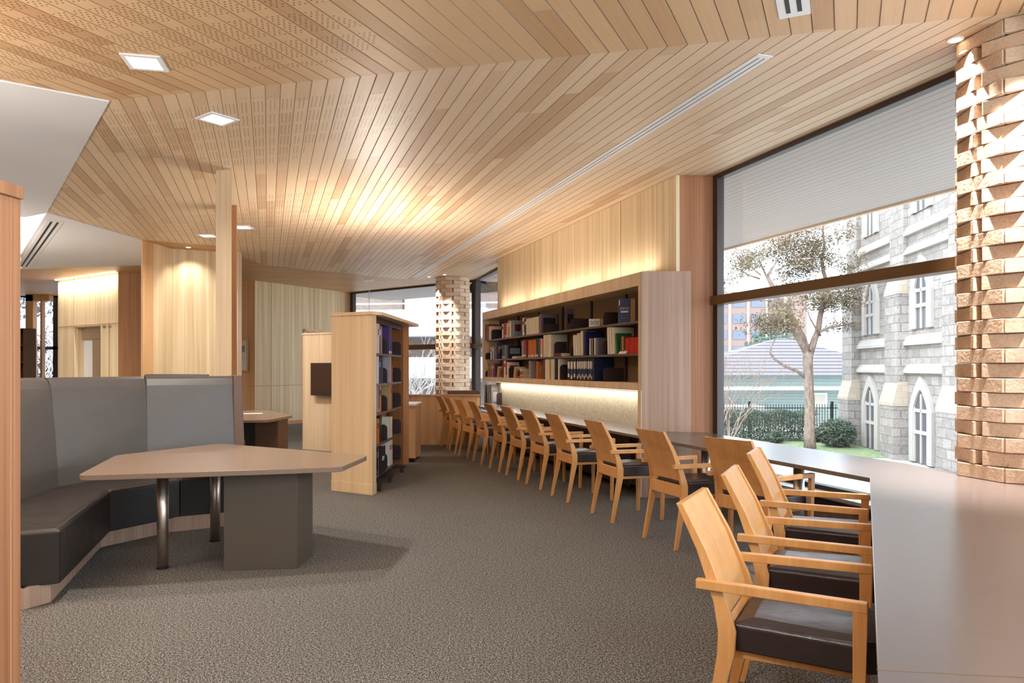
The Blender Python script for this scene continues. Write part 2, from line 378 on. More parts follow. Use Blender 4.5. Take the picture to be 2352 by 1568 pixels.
# lift wall
la, lb = Vector((-11.1, 18.1)), Vector((-8.78, 16.5)); ld = (lb-la).normalized(); Ll = (lb-la).length; ln = Vector((ld.y, -ld.x))
ML = Matrix.Translation((la.x, la.y, 0)) @ Matrix.Rotation(math.atan2(ld.y, ld.x), 4, 'Z')      # local y = away from the camera
def lpx(px):
    q = (px-CX)/FP; t = (q*la.y-la.x)/(ld.x-q*ld.y); return t
t0, t1, t2 = lpx(170), lpx(231), lpx(251)
lw = MB().bx(0, t0, 0, .35, 0, CEIL, ML).bx(t1, Ll, 0, .35, 0, CEIL, ML).bx(t0, t1, 0, .35, 2.42, CEIL, ML)
struct('wall_lift', lw, oak_far)
struct('trim_lift_joints', MB().bx(0, Ll, -.006, 0, 2.45, 2.462, ML).bx(t0-.02, t0-.008, -.006, 0, 0, CEIL, ML).bx(t2, t2+.012, -.006, 0, 0, 2.45, ML), oak_red)
lift = sempty('door_1')
MB().bx(t0, t1, .23, .26, 0, 2.42, ML).build('door_surround', white_m, lift)
ta_, tb_ = lpx(193), lpx(231)
MB().bx(ta_, (ta_+tb_)/2+.22, .19, .23, 0, 2.12, ML).build('door_leaf', steel, lift)
MB().bx((ta_+tb_)/2+.225, tb_, .20, .23, 0, 2.12, ML).build('door_leaf', steel, lift)
MB().bx(t0+.02, tb_, .17, .23, 2.14, 2.38, ML).build('door_header', steel, lift)
MB().bx(lpx(237), lpx(244), -.012, 0, 2.36, 2.42, ML).build('indicator', steel, lift)
MB().bx(lpx(249), lpx(256), -.012, 0, 2.36, 2.42, ML).build('indicator', steel, lift)
struct('wall_orange', MB().prism([(-8.78, 16.5), (-7.9, 17.45), (-8.2, 18.4), (-9.2, 17.4)], 0, CEIL), oak_red)
# far left window_5 in the end wall
w5, M5, L5 = window('window_5', (-10.9, 22.1, 0), (-16, 22.1, 0), [(2.0, .09, frame_m, .12)], frame_m, .3, posts=(0, .28, .53, .8, 1), pw=.14)
struct('trim_window_post', MB().bx(-14.3, -14.08, 21.75, 21.95, 0, CEIL).bx(-13.9, -13.84, 21.8, 21.95, 0, CEIL).bx(-14.3, -13.6, 21.75, 21.95, 3.42, CEIL), oak_warm)
struct('wall_end', MB().bx(-10.9, -6.3, 22.1, 22.3, 0, CEIL).bx(-16, -15.1, 21.9, 22.06, 2.2, CEIL), oak_pink)
# timber posts standing on the floor and reaching the ceiling
struct('trim_post_front', MB().prism([(-3.22, 8.05), (-3.03, 8.0), (-3.096, 8.17), (-3.29, 8.22)], 0, CEIL), oak, bevel=.003)
struct('trim_post_rear', MB().prism([(-3.82, 9.80), (-3.63, 9.77), (-3.70, 9.96), (-3.89, 10.0)], 0, CEIL), oak_red, bevel=.003)  # darker red oak stands in for this post's shaded face
struct('trim_core_end', MB().prism([(-5.16, 13.72), (-5.08, 13.70), (-5.06, 13.86), (-5.14, 13.88)], 0, CEIL), oak)
# low oak partition with the far window behind it
lp = MB().prism([(-3.4, 13.98), (-.66, 14.02), (-.62, 14.22), (-3.4, 14.18)], 0, .92)
lpo = struct('wall_low', lp, oak_warm)
struct('trim_low_wall_cap', MB().prism([(-3.42, 13.95), (-.6, 13.99), (-.58, 14.25), (-3.42, 14.21)], .92, .945), oak_red)
struct('baseboard_low', MB().prism([(-3.4, 13.965), (-.66, 14.005), (-.66, 14.02), (-3.4, 13.98)], 0, .09), oak_warm)
# ================================================================ BRICK COLUMNS
def brick_column(name, cx, cy, r, z0, z1, rot0, label, pitch=.093):
    """stacked rings of eight bricks, each ring turned half a side against the last"""
    m = MB(); rnd = random.Random(5); n = int(round((z1-z0)/pitch)); pitch = (z1-z0)/n
    for k in range(n):
        ro = rot0+(k % 2)*R(22.5); rr = r-.008 if k % 2 else r
        for i in range(8):
            a = ro+i*R(45); L = (.275 if k % 2 else .335)*(r/.42); d = .115
            c = (cx+math.cos(a)*(rr-d/2), cy+math.sin(a)*(rr-d/2), z0+pitch*(k+.5))
            m.box(c, (d+rnd.uniform(-.004, .004), L+rnd.uniform(-.006, .006), pitch-.004), a)
    m.tube([(cx, cy, z0), (cx, cy, z1)], r-.13, 24)
    o = m.build(name, brick, bevel=.004, seg=1); tag(o, label, 'brick column'); return o
brick_column('brick_column', 3.40, 4.82, .43, .742, CEIL, R(13), 'pale twisted brick column rising from the grey desk at the right edge')
brick_column('brick_column', -1.42, 17.75, .40, 0, CEIL, R(4), 'far twisted brick column standing behind the low oak wall by the windows')
# ================================================================ DESK
E0 = Vector((.52, 1.03)); E1 = Vector((2.308, 4.776)); E2 = Vector((-.845, 14.37))
dA = (E1-E0).normalized(); nA = Vector((dA.y, -dA.x)); dB = (E2-E1).normalized(); nB = Vector((-dB.y, dB.x))*-1
dk = thing('long_desk', (E1.x, E1.y, 0), 0, 'continuous taupe laminate desk bending from the foreground along window and shelves', 'desk')
def rel(p, z): return Vector((p[0]-E1.x, p[1]-E1.y, z))
def back(Y): return fl(Y, WB-.005)
inner = [E0, E1, E2+dB*-.38]
desk_poly = [E0, E1, E2-dB*.42, fl(13.93, WB-.006), fl(8.32, WB-.006), (1.85, 8.215), (2.13, 8.16)]
gp = lambda t: gl(t, -.09)
desk_poly += [Vector((2.905, 5.494))+Vector((.02, 0)), (2.95, 5.25), (3.28, 4.35), (2.2, 1.95), (1.52, .55)]
m = MB().prism([rel(p, 0)[:2] for p in desk_poly], .712, .742)
m.build('desk_top', desk_m, dk, bevel=.003)
def edge_strip(a, b, nrm, mat):
    m = MB(); m.prism([rel(a, 0)[:2], rel(b, 0)[:2], rel(b-nrm*.003, 0)[:2], rel(a-nrm*.003, 0)[:2]], .711, .738); return m
# supports
for (px, Y) in ((1835, 5.97), (1621, 7.24), (1900, 4.6)):
    x = (px-CX)/FP*Y
    if px == 1900: x, Y = 2.75, 4.55
    MB().tube([rel((x, Y), .0), rel((x, Y), .712)], .043, 20).build('leg', steel, dk, smooth=True)
    
# joint line across the near desk
jl = MB(); pj = E0+dA*.78
a_ = pj; b_ = pj+Vector((.9, -.12))
jl.prism([rel(a_, 0)[:2], rel(b_, 0)[:2], rel(b_+Vector((0, .004)), 0)[:2], rel(a_+Vector((0, .004)), 0)[:2]], .742, .7425)
jl.build('joint_line', edge_m, dk)
und = MB(); und.prism([rel(fl(13.6, WB-.36), 0)[:2], rel(fl(8.6, WB-.36), 0)[:2], rel(fl(8.6, WB-.34), 0)[:2], rel(fl(13.6, WB-.34), 0)[:2]], .08, .70)
und.build('modesty_panel', dark_m, dk)
# ================================================================ CHAIRS
def make_chair():
    t = thing('desk_armchair', (0, 0, 0), 0, 'x', 'chair', 'oak armchairs drawn up to the long desk')
    prof = [(-.01, 0), (.035, .22), (.075, .42), (.078, .50), (.055, .60), (-.015, .78), (-.10, .945)]   # rear leg and post, side view centre
    wid = [.028, .042, .06, .062, .05, .036, .026]
    hw = [.238, .232, .226, .224, .218, .208, .198]
    for sg in (-1, 1):
        rings = []
        for (x, z), w, h in zip(prof, wid, hw):
            rings.append([(x-w/2, sg*h-.013, z), (x+w/2, sg*h-.013, z), (x+w/2, sg*h+.013, z), (x-w/2, sg*h+.013, z)])
        MB().loft(rings).build('leg', beech, t, bevel=.003)
    # back panel between the posts
    def px_at(z):
        for (x0, z0), (x1, z1) in zip(prof, prof[1:]):
            if z0 <= z <= z1: return x0+(x1-x0)*(z-z0)/(z1-z0)
    rings = []
    for z, h in ((.545, .208), (.62, .203), (.78, .194), (.943, .184)):
        x = px_at(z); o = .004
        rings.append([(x-.016, -h-o*0, z), (x+.006, -h, z), (x+.006, h, z), (x-.016, h, z)])
    MB().loft(rings).build('backrest', beech, t, bevel=.002)
    MB().bx(.052, .082, -.214, .214, .41, .505).build('back_rail', beech, t, bevel=.002)
    for sg in (-1, 1):
        fr = [((.515, sg*.252), .034, .0), ((.512, sg*.262), .046, .655)]
        MB().bar((.505, sg*.248, 0), (.515, sg*.262, .668), .030, .030, up=(1, 0, 0), w2=.030, h2=.046).build('leg', beech, t, bevel=.003)
        MB().bar((-.03, sg*.231, .664), (.537, sg*.262, .664), .034, .034, up=(0, 0, 1)).build('arm', beech, t, bevel=.003)
    MB().bx(.09, .50, -.18, .18, .395, .424).build('seat_frame', beech, t, bevel=.002)
    # padded seat, wider at the front
    st = MB()
    def ring(z, ins):
        return [(.095+ins, -.196+ins, z), (.50-ins*.3, -.226+ins, z), (.575-ins, -.20+ins, z), (.59-ins, 0, z), (.575-ins, .20-ins, z), (.50-ins*.3, .226-ins, z), (.095+ins, .196-ins, z)]
    st.loft([ring(.424, .004), ring(.432, 0), ring(.516, 0), ring(.530, .012), ring(.538, .06)])
    s_ = st.build('seat', seat_l, t, bevel=.006, smooth=False, seg=3)
    return t
ch0 = make_chair()
row_feet = [(13.3, -1.166), (12.58, -.953), (11.86, -.716), (11.1, -.45), (10.28, -.17), (9.57, .082), (8.816, .342), (7.972, .61), (6.934, .952), (5.875, 1.314)]
spots = []
for i, (Y, x) in enumerate(row_feet):
    spots.append((x-.314*.238, Y+.95*.238, math.atan2(.314, .95)+random.Random(i).uniform(-.03, .03)))
spots[-1] = (1.225, 6.11, math.atan2(.36, .93))
spots += [(1.625, 5.36, math.atan2(.56, .83)), (1.577, 4.51, math.atan2(-.446, .895)), (1.175, 3.64, math.atan2(-.423, .906)), (.81, 2.905, math.atan2(-.46, .888))]
wh = ['oak armchair at the farthest place of the shelf desk, closest to the low oak wall', 'second oak armchair from the low oak wall along the shelf desk', 'third oak armchair from the low oak wall along the shelf desk',
      'fourth oak armchair from the low oak wall, behind the magazines end of the desk', 'fifth oak armchair from the low oak wall along the shelf desk', 'sixth oak armchair from the low oak wall, at the middle of the shelf desk',
      'seventh oak armchair from the low oak wall along the shelf desk', 'oak armchair below the black ring binders, eighth from the low oak wall', 'oak armchair just before the tall shelf end panel, dark seat showing',
      'oak armchair in front of the grey timber window reveal, full back and legs in view', 'oak armchair at the inner bend of the desk, its back seen square-on', 'oak armchair under the window side of the near desk, farthest of the three facing right',
      'middle oak armchair of the three facing right at the near desk', 'oak armchair nearest the camera, large brown seat in the lower right corner']
for i, (x, y, a) in enumerate(spots):
    o = ch0 if i == 0 else copy_tree(ch0)
    o.location = (x, y, 0); o.rotation_euler = (0, 0, a); o['label'] = wh[i]
# ================================================================ SHELF UNIT
su = thing('wall_bookshelf', (fl(8.3).x, fl(8.3).y, 0), SR, 'long pale oak wall bookshelf of three rows above the desk', 'bookshelf')
LS = (14.43-8.3)*1.053; DP = .35
MI = Matrix()
# local: x = 0 at the near end, negative x towards the far end; y into the wall
f = MB()
f.bx(-LS, 0, 0, DP, 2.38, 2.53).bx(-LS, 0, 0, DP, 1.20, 1.28).bx(-LS, -LS+.07, 0, DP, 1.28, 2.38).bx(-.066, 0, 0, DP, 1.28, 2.38)
f.build('frame', oak, su, bevel=.003)
e = MB(); inv = Matrix.Rotation(-SR, 4, 'Z') @ Matrix.Translation((-fl(8.3).x, -fl(8.3).y, 0))
e.prism([(1.447, 8.29), (1.99, 8.232), (1.86, 8.36), (1.80, 8.44), (1.445, 8.32)], 0, 2.53, inv)
e.build('end_panel', oak_pink, su)
e = MB().bx(-.066, .012, -.004, .30, .742, 1.20).bx(-.05, .012, -.004, .2, 0, .712)
e.build('end_post', oak, su)
bounds = [14.25, 13.24, 12.23, 11.23, 10.23, 9.23, 8.36]
for z0 in (1.962, 1.59):
    for a, b in zip(bounds, bounds[1:]):
        MB().bx(-(a-8.3)*1.053+.003, -(b-8.3)*1.053-.003, .035, DP, z0, z0+.028).build('shelf', shelf_m, su, bevel=.003)
bk = MB().bx(-LS+.07, -.066, DP-.02, DP-.005, 1.28, 2.38)
bk.build('back_panel', flat('shelf_back_felt', (122, 100, 76), .85, 0, .1, .15, 60), su)
for b in bounds[1:-1]: MB().bx(-(b-8.3)*1.053-.02, -(b-8.3)*1.053+.02, DP-.05, DP-.02, 1.28, 2.38).build('upright', dark_m, su)
fe = MB().bx(-LS-.2, -.01, DP-.012, DP, .742, 1.2); fe.build('pinboard', felt, su)
# strip light under the shelf
sl = thing('strip_light', (0, 0, 0), 0, 'slim white strip light fixed beneath the wall bookshelf', 'light')
pS = fl(8.3); MS = Matrix.Translation((pS.x, pS.y, 0)) @ Matrix.Rotation(SR, 4, 'Z')
MB().bx(-LS+.1, -.1, .24, .30, 1.18, 1.199, MS).build('housing', white_m, sl)
MB().bx(-LS+.1, -.1, .25, .29, 1.176, 1.18, MS).build('diffuser', emit('strip_glow', (255, 240, 215), 3), sl)
pc = MS @ Vector((-LS/2, .27, 1.17))
rect_light('under_shelf_lamp', pc, LS-.3, 30, WARMW, (0, 0, SR), 180, .05)
# ================================================================ BOOKS
COLS = dict(red=(176, 40, 28), brightred=(214, 38, 26), darkred=(96, 20, 20), cream=(222, 212, 184), white=(226, 222, 214), orange=(196, 104, 44), teal=(40, 104, 110), blue=(44, 66, 130),
            navy=(30, 30, 86), green=(34, 96, 50), darkgreen=(24, 56, 36), black=(28, 24, 24), grey=(150, 146, 140), brown=(104, 70, 48), tan=(180, 148, 96), purple=(78, 58, 110), plum=(96, 62, 74),
            bluegrey=(130, 142, 156), pink=(206, 150, 150), silver=(170, 160, 166), covernavy=(24, 28, 60), mauve=(108, 92, 104))
def bmat(c): return flat('book_'+c, COLS[c], .5, 0, .35, .06, 20)
mat_gold = flat('gold_lettering', (206, 180, 130), .5)
mat_white_ink = flat('white_lettering', (232, 230, 226), .5)
mat_dark_ink = flat('dark_lettering', (40, 34, 32), .6)
BN = [0]
def book(loc, rz, t, h, d, col, label, group, sticker=None, band=None, lean=0, flat_=False, name='book', cover=None):
    """upright book; local x = thickness to the right, y = depth away from the viewer, spine at y=0"""
    o = thing(name, loc, rz, label, 'book', group)
    if lean: o.rotation_mode = 'XYZ'; o.rotation_euler = (0, lean, rz)
    if flat_:   # lying on its side: t is the height of the pile step
        M = Matrix.Rotation(R(90), 4, 'Y') @ Matrix.Translation((-t, 0, 0))
    else: M = Matrix()
    c = .0025
    m = MB().bx(0, c, 0, d, 0, h, M).bx(t-c, t, 0, d, 0, h, M).bx(0, t, 0, c*1.5, 0, h, M)
    m.build('cover', bmat(col), o)
    MB().bx(c, t-c, c*1.5, d-.005, .004, h-.004, M).build('pages', paper, o)
    if sticker: MB().bx(t*.12, t*.88, -.0012, 0, .012, .045, M).build('spine_label', bmat(sticker), o)
    if band: MB().bx(t*.05, t*.95, -.001, 0, h*.62, h*.82, M).build('title_band', bmat(band), o)
    if cover: # picture patch on the visible front cover
        MB().bx(t, t+.001, d*.12, d*.88, h*.35, h*.8, M).build('cover_picture', bmat(cover), o)
    return o
def qY(px, c=4.226): return c/((px-CX)/FP+.33)
ORD = ['first', 'second', 'third', 'fourth', 'fifth', 'sixth', 'seventh', 'eighth', 'ninth', 'tenth', 'eleventh', 'twelfth', 'thirteenth', 'fourteenth', 'fifteenth', 'sixteenth', 'seventeenth', 'eighteenth', 'nineteenth', 'twentieth']
ZR = {1: 1.990, 2: 1.618, 3: 1.28}
RN = {1: 'top', 2: 'middle', 3: 'bottom'}
BY = {'A': 'farthest', 'B': 'second', 'C': 'third', 'D': 'fourth', 'E': 'fifth', 'F': 'nearest'}
# (row, bay, zoom origin, x0, x1, top y, base y, colour, options)
def Z(src, x): return (1100 if src == 'a' else 1280)+x/4.9
BK = [
 (1,'A','a',70,82,495,675,'black',{}),(1,'A','a',83,95,500,675,'bluegrey',{}),(1,'A','a',95,111,500,672,'red',{}),(1,'A','a',112,124,520,670,'white',{}),(1,'A','a',125,139,520,670,'cream',{'band':'white'}),
 (1,'B','a',260,276,490,648,'white',{'band':'red'}),(1,'B','a',278,291,480,646,'red',{}),(1,'B','a',292,311,480,645,'red',{'sticker':'white'}),(1,'B','a',312,327,480,642,'cream',{}),(1,'B','a',328,345,450,640,'tan',{'band':'cream'}),(1,'B','a',346,364,462,638,'white',{}),(1,'B','a',366,375,462,636,'brown',{}),(1,'B','a',376,392,460,634,'bluegrey',{'cover':'darkred'}),
 (1,'C','a',471,480,440,618,'darkgreen',{}),(1,'C','a',481,490,445,617,'teal',{}),(1,'C','a',491,505,420,616,'white',{'band':'red'}),(1,'C','a',506,517,430,614,'brown',{'sticker':'white'}),(1,'C','a',518,531,425,612,'black',{'band':'white'}),(1,'C','a',532,546,430,610,'white',{}),
 (1,'C','a',548,562,428,610,'cream',{}),(1,'C','a',563,577,425,608,'cream',{}),(1,'C','a',578,592,422,606,'white',{}),(1,'C','a',593,607,418,604,'cream',{}),(1,'C','a',608,624,415,602,'white',{}),(1,'C','a',625,641,412,600,'cream',{}),(1,'C','a',642,657,408,598,'cream',{}),(1,'C','a',658,674,405,596,'cream',{}),(1,'C','a',676,702,375,592,'mauve',{'cover':'black','deep':.27}),
 (2,'A','a',130,143,755,890,'white',{'band':'red'}),(2,'A','a',146,156,745,890,'blue',{'band':'white'}),(2,'A','a',157,167,745,890,'white',{}),(2,'A','a',168,177,740,890,'blue',{}),(2,'A','a',178,184,745,888,'grey',{}),(2,'A','a',185,202,705,886,'purple',{'cover':'tan'}),
 (2,'B','a',261,275,725,880,'teal',{'sticker':'white'}),(2,'B','a',278,289,725,880,'teal',{'sticker':'white'}),(2,'B','a',291,301,728,880,'bluegrey',{}),(2,'B','a',303,319,730,878,'mauve',{}),(2,'B','a',321,334,728,876,'black',{'cover':'bluegrey','deep':.24}),
 (2,'C','a',482,506,680,868,'bluegrey',{'sticker':'white','lean':-.05}),(2,'C','a',508,529,668,866,'red',{'sticker':'white','lean':-.05}),(2,'C','a',531,548,690,864,'darkred',{'lean':-.05}),
 (2,'C','a',555,569,672,868,'orange',{'sticker':'white'}),(2,'C','a',570,584,670,867,'orange',{}),(2,'C','a',585,599,668,866,'orange',{'sticker':'white'}),(2,'C','a',600,614,666,866,'orange',{'sticker':'white'}),(2,'C','a',615,629,664,865,'orange',{}),(2,'C','a',630,644,662,865,'orange',{'sticker':'white'}),(2,'C','a',646,667,645,864,'darkgreen',{'sticker':'white'}),(2,'C','a',669,690,650,863,'green',{'band':'red'}),(2,'C','a',692,718,652,862,'pink',{'sticker':'white'}),
 (2,'D','a',727,743,610,862,'cream',{}),(2,'D','a',745,761,608,862,'cream',{}),(2,'D','a',763,779,608,860,'cream',{}),(2,'D','a',781,808,606,860,'cream',{'deep':.27}),
 (2,'E','b',183,205,615,843,'cream',{'lean':-.07}),(2,'E','b',208,226,615,843,'white',{'lean':-.07}),(2,'E','b',230,246,590,840,'cream',{'lean':-.07}),(2,'E','b',248,264,590,840,'cream',{'lean':-.07}),(2,'E','b',268,290,565,838,'cream',{'lean':-.05}),(2,'E','b',296,318,565,836,'navy',{'deep':.27}),
 (2,'E','b',362,374,645,834,'white',{}),(2,'E','b',376,386,648,834,'mauve',{}),(2,'E','b',388,398,644,833,'grey',{}),(2,'E','b',400,412,646,833,'black',{}),(2,'E','b',415,427,640,832,'white',{}),(2,'E','b',430,442,640,832,'grey',{}),(2,'E','b',446,460,638,831,'mauve',{}),
 (2,'F','b',566,590,522,825,'cream',{'lean':-.05}),(2,'F','b',594,616,522,824,'white',{'lean':-.05}),(2,'F','b',620,646,524,823,'cream',{'lean':-.05,'deep':.27}),(2,'F','b',664,680,590,821,'green',{'lean':-.12}),
 (2,'F','b',712,726,625,820,'brown',{}),(2,'F','b',728,741,622,820,'tan',{}),(2,'F','b',742,756,620,818,'brown',{}),
 (2,'F','b',768,784,640,818,'brightred',{}),(2,'F','b',786,802,638,818,'brightred',{}),(2,'F','b',804,820,636,817,'red',{}),(2,'F','b',822,838,636,817,'brightred',{}),(2,'F','b',840,856,634,816,'brightred',{}),(2,'F','b',858,872,634,816,'red',{}),(2,'F','b',874,888,632,815,'brightred',{}),(2,'F','b',890,903,630,815,'brightred',{}),(2,'F','b',904,916,628,814,'red',{}),(2,'F','b',917,929,628,814,'brightred',{}),
 (3,'A','a',98,107,960,1112,'tan',{'band':'white'}),(3,'A','a',108,119,962,1112,'brown',{}),(3,'A','a',120,129,962,1112,'grey',{}),(3,'A','a',130,140,962,1112,'brown',{'band':'grey'}),(3,'A','a',142,153,960,1112,'pink',{}),(3,'A','a',154,165,960,1114,'red',{'band':'white'}),(3,'A','a',166,180,962,1114,'plum',{}),(3,'A','a',200,222,985,1114,'tan',{'lean':.28,'cover':'orange'}),
 (3,'B','a',261,270,928,1118,'black',{}),(3,'B','a',271,281,925,1118,'red',{}),(3,'B','a',283,299,918,1118,'white',{'band':'red'}),(3,'B','a',300,313,920,1119,'red',{'sticker':'white'}),(3,'B','a',316,332,945,1120,'white',{'cover':'red'}),(3,'B','a',385,410,990,1124,'tan',{'lean':.3,'cover':'brown'}),
 (3,'C','a',562,582,935,1132,'grey',{'deep':.27}),(3,'C','a',647,663,940,1134,'orange',{'cover':'tan','deep':.26}),(3,'C','a',722,740,925,1138,'plum',{}),
 (3,'D','a',745,768,893,1140,'cream',{}),(3,'D','a',770,793,896,1140,'cream',{}),(3,'D','a',796,808,905,1140,'tan',{}),(3,'D','a',811,823,893,1141,'cream',{}),(3,'D','a',824,836,893,1141,'cream',{}),(3,'D','a',838,850,893,1141,'cream',{}),(3,'D','a',853,864,896,1142,'darkgreen',{}),(3,'D','a',867,878,900,1142,'navy',{}),(3,'D','a',890,905,903,1142,'cream',{'deep':.28}),
 (3,'E','b',115,145,875,1155,'black',{'binder':1}),(3,'E','b',148,178,875,1155,'black',{'binder':1}),(3,'E','b',182,210,875,1156,'black',{'binder':1}),
]
for i in range(6): BK.append((3, 'E', 'b', 219+i*19.4, 236+i*19.4, 875, 1158, 'black', {'binder': 1}))
BK += [(3,'E','b',340,358,872,1160,'black',{'binder':1}),(3,'E','b',361,379,872,1160,'black',{'binder':1}),(3,'E','b',382,394,870,1160,'black',{'binder':1}),(3,'E','b',397,417,870,1161,'covernavy',{'binder':1,'deep':.27})]
cnt = {}
DESC = dict(brightred='bright red', darkred='dark red', darkgreen='dark green', bluegrey='blue-grey', covernavy='navy-sided')
tot = {}
for b in BK: tot[b[:2]] = tot.get(b[:2], 0)+1
for (row, bay, src, x0, x1, ty, by, col, op) in BK:
    k = (row, bay); i = cnt[k] = cnt.get(k, 0)+1
    Ya, Yb = qY(Z(src, x0)), qY(Z(src, x1)); t = max(.008, (Ya-Yb)*1.053-.001)
    Y = (Ya+Yb)/2; h = (by-ty)/4.9/FP*Y; p = fl(Ya, 4.226)
    cap = {1: .375, 2: .335, 3: .302}[row]; h = min(h, cap)
    kind = 'ring binder' if op.get('binder') else 'book'
    c_ = DESC.get(col, col)
    extra = ' leaning' if op.get('lean') else ''
    lab = '%s%s %s, %s from left, %s bay, wall bookshelf %s row' % (c_, extra, kind, ORD[i-1], BY[bay], RN[row])
    o = book((p.x, p.y, ZR[row]), SR, t, h, op.get('deep', .2), col, lab, 'books on the wall bookshelf', op.get('sticker'), op.get('band'), op.get('lean', 0), name='ring_binder' if op.get('binder') else 'book', cover=op.get('cover'))
    if op.get('lean'):
        if op['lean'] < 0: o.location.z += t*abs(math.sin(op['lean']))   # lowest corner rests on the board
    if op.get('binder'):
        o['category'] = 'binder'; o['group'] = 'ring binders on the wall bookshelf'
        if i <= 12:
            MB().bx(t*.12, t*.88, -.0012, 0, h*.52, h*.86).build('title_card', bmat('white'), o)
            zz = .02+(.022 if i % 2 else 0)
            MB().bx(t*.15, t*.7, -.0012, 0, zz+.05, zz+.13).build('blue_label', bmat('blue'), o)
            MB().bx(t*.15, t*.7, -.0012, 0, zz, zz+.05).build('shelf_label', bmat('white'), o)
def lying(px, src, row, items, what, base=0.):
    Ya = qY(Z(src, px)); p = fl(Ya, 4.226); z = ZR[row]+base
    for i, (t, w, d, col, nm) in enumerate(items):
        o = book((p.x+.008*(i % 2), p.y, z), SR, t, w, d, col, nm, 'books lying flat on the wall bookshelf', flat_=True)
        z += t
lying(458, 'a', 3, [(.034, .17, .2, 'orange', 'brown-orange book at the bottom of the flat pile, bottom row'), (.032, .16, .2, 'pink', 'rusty pink book second from bottom of the flat pile'), (.034, .155, .2, 'brown', 'brown book third from bottom of the flat pile'), (.034, .165, .2, 'tan', 'tan book fourth from bottom of the flat pile'), (.022, .12, .18, 'white', 'thin white book on top of the flat pile in the bottom row')], '')
lying(372, 'a', 2, [(.022, .22, .18, 'white', 'white book lying flat under another, middle row second bay'), (.018, .20, .18, 'grey', 'grey-white book lying on the white one, middle row')], '')
lying(845, 'a', 2, [(.05, .27, .2, 'darkred', 'dark red book lying flat beside cream folders in the middle row')], '')
lying(600, 'a', 3, [(.008, .2, .12, 'brightred', 'thin red booklet lying flat in front of the orange cover')], '')
# boxes on the top shelf
def shelf_box(px, row, w, h, d, rz, cols, name, label, cat):
    Y = qY(px); p = fl(Y, 4.226)
    return thing(name, (p.x, p.y, ZR[row]), rz, label, cat), p, Y
o, p, Y = shelf_box(1419.5, 1, 0, 0, 0, SR, None, 'boxed_book', 'thick navy boxed volume titled JAPAN standing on the top shelf', 'book')
o.rotation_euler.z = R(-12)
wj, hj, dj = .150, .300, .11
MB().bx(0, wj, 0, dj, 0, hj).build('slipcase', bmat('navy') if False else flat('japan_navy', (52, 54, 92), .5), o)
MB().bx(wj, wj+.055, .004, dj, 0, hj-.002).build('page_block', bmat('tan'), o)
MB().bx(wj+.055, wj+.06, 0, dj, 0, hj).build('back_cover', bmat('plum'), o)
FT = Matrix.Rotation(R(90), 4, 'X')
text_mesh('JAPAN', .038, .0006, mat_gold, o, Matrix.Translation((wj/2+.004, -.0012, hj*.60)) @ FT, 'title_lettering')
MB().bx(wj*.22, wj*.82, -.001, 0, hj*.43, hj*.49).build('white_bar', mat_white_ink, o)
MB().bx(wj*.22, wj*.82, -.001, 0, hj*.53, hj*.54).build('gold_bar', mat_gold, o)
MB().bx(wj*.07, wj*.14, -.001, 0, hj*.72, hj*.93).build('shelf_sticker', mat_white_ink, o)
pt = MB()
rj = random.Random(3)
for gx, gz, an in [(.3,.9,90),(.42,.9,90),(.62,.92,0),(.62,.84,0),(.62,.78,0),(.85,.88,50),(.9,.8,50),(.12,.3,0),(.12,.2,0),(.12,.12,0),(.28,.25,-60),(.36,.2,-60),(.5,.22,90),(.58,.22,90),(.74,.25,60),(.82,.2,60),(.08,.45,90),(.93,.5,90),(.9,.32,60)]:
    pt.b.verts.ensure_lookup_table()
    M = Matrix.Translation((wj*gx, -.0006, hj*gz)) @ Matrix.Rotation(R(an), 4, 'Y')
    pt.bx(-.011, .011, -.0005, .0005, -.0009, .0009, M)
pt.build('line_pattern', bmat('bluegrey'), o)
o, p, Y = shelf_box(1352.5, 1, 0, 0, 0, SR, None, 'small_box', 'low white box lettered CENTURY beside the dark divider on top shelf', 'box')
o.rotation_euler.z = R(-25)
MB().bx(0, .15, 0, .1, 0, .105).build('box_body', bmat('white'), o)
MB().bx(.15, .19, .01, .1, 0, .10).build('box_end', bmat('tan'), o)
text_mesh('CENTURY', .034, .0006, mat_dark_ink, o, Matrix.Translation((.076, -.0012, .05)) @ FT @ Matrix.Diagonal((.85, 2.2, 1, 1)), 'lettering')
o, p, Y = shelf_box(1280+698/4.9, 2, 0, 0, 0, SR, None, 'label_card', 'small white card propped before the red journals on the middle shelf', 'card')
MB().loft([[(0, -.02, 0), (.20, -.02, 0), (.20, -.016, 0), (0, -.016, 0)], [(.03, .03, .075), (.22, .03, .075), (.22, .034, .075), (.03, .034, .075)]]).build('card', bmat('white'), o)
MB().bx(0, .2, -.02, .035, 0, .003).build('card_foot', bmat('white'), o)
# large portfolio standing at the back of the fourth bay, top row
o, p, Y = shelf_box(1275.5, 1, 0, 0, 0, SR, None, 'portfolio', 'tall dark picture folder leaning at the back of the top row, fourth bay', 'folder')
MB().bx(-.02, -.008, .18, .31, 0, .33).build('cover', bmat('mauve'), o)
MB().bx(-.008, -.006, .2, .30, .12, .26).build('cover_picture', bmat('black'), o)
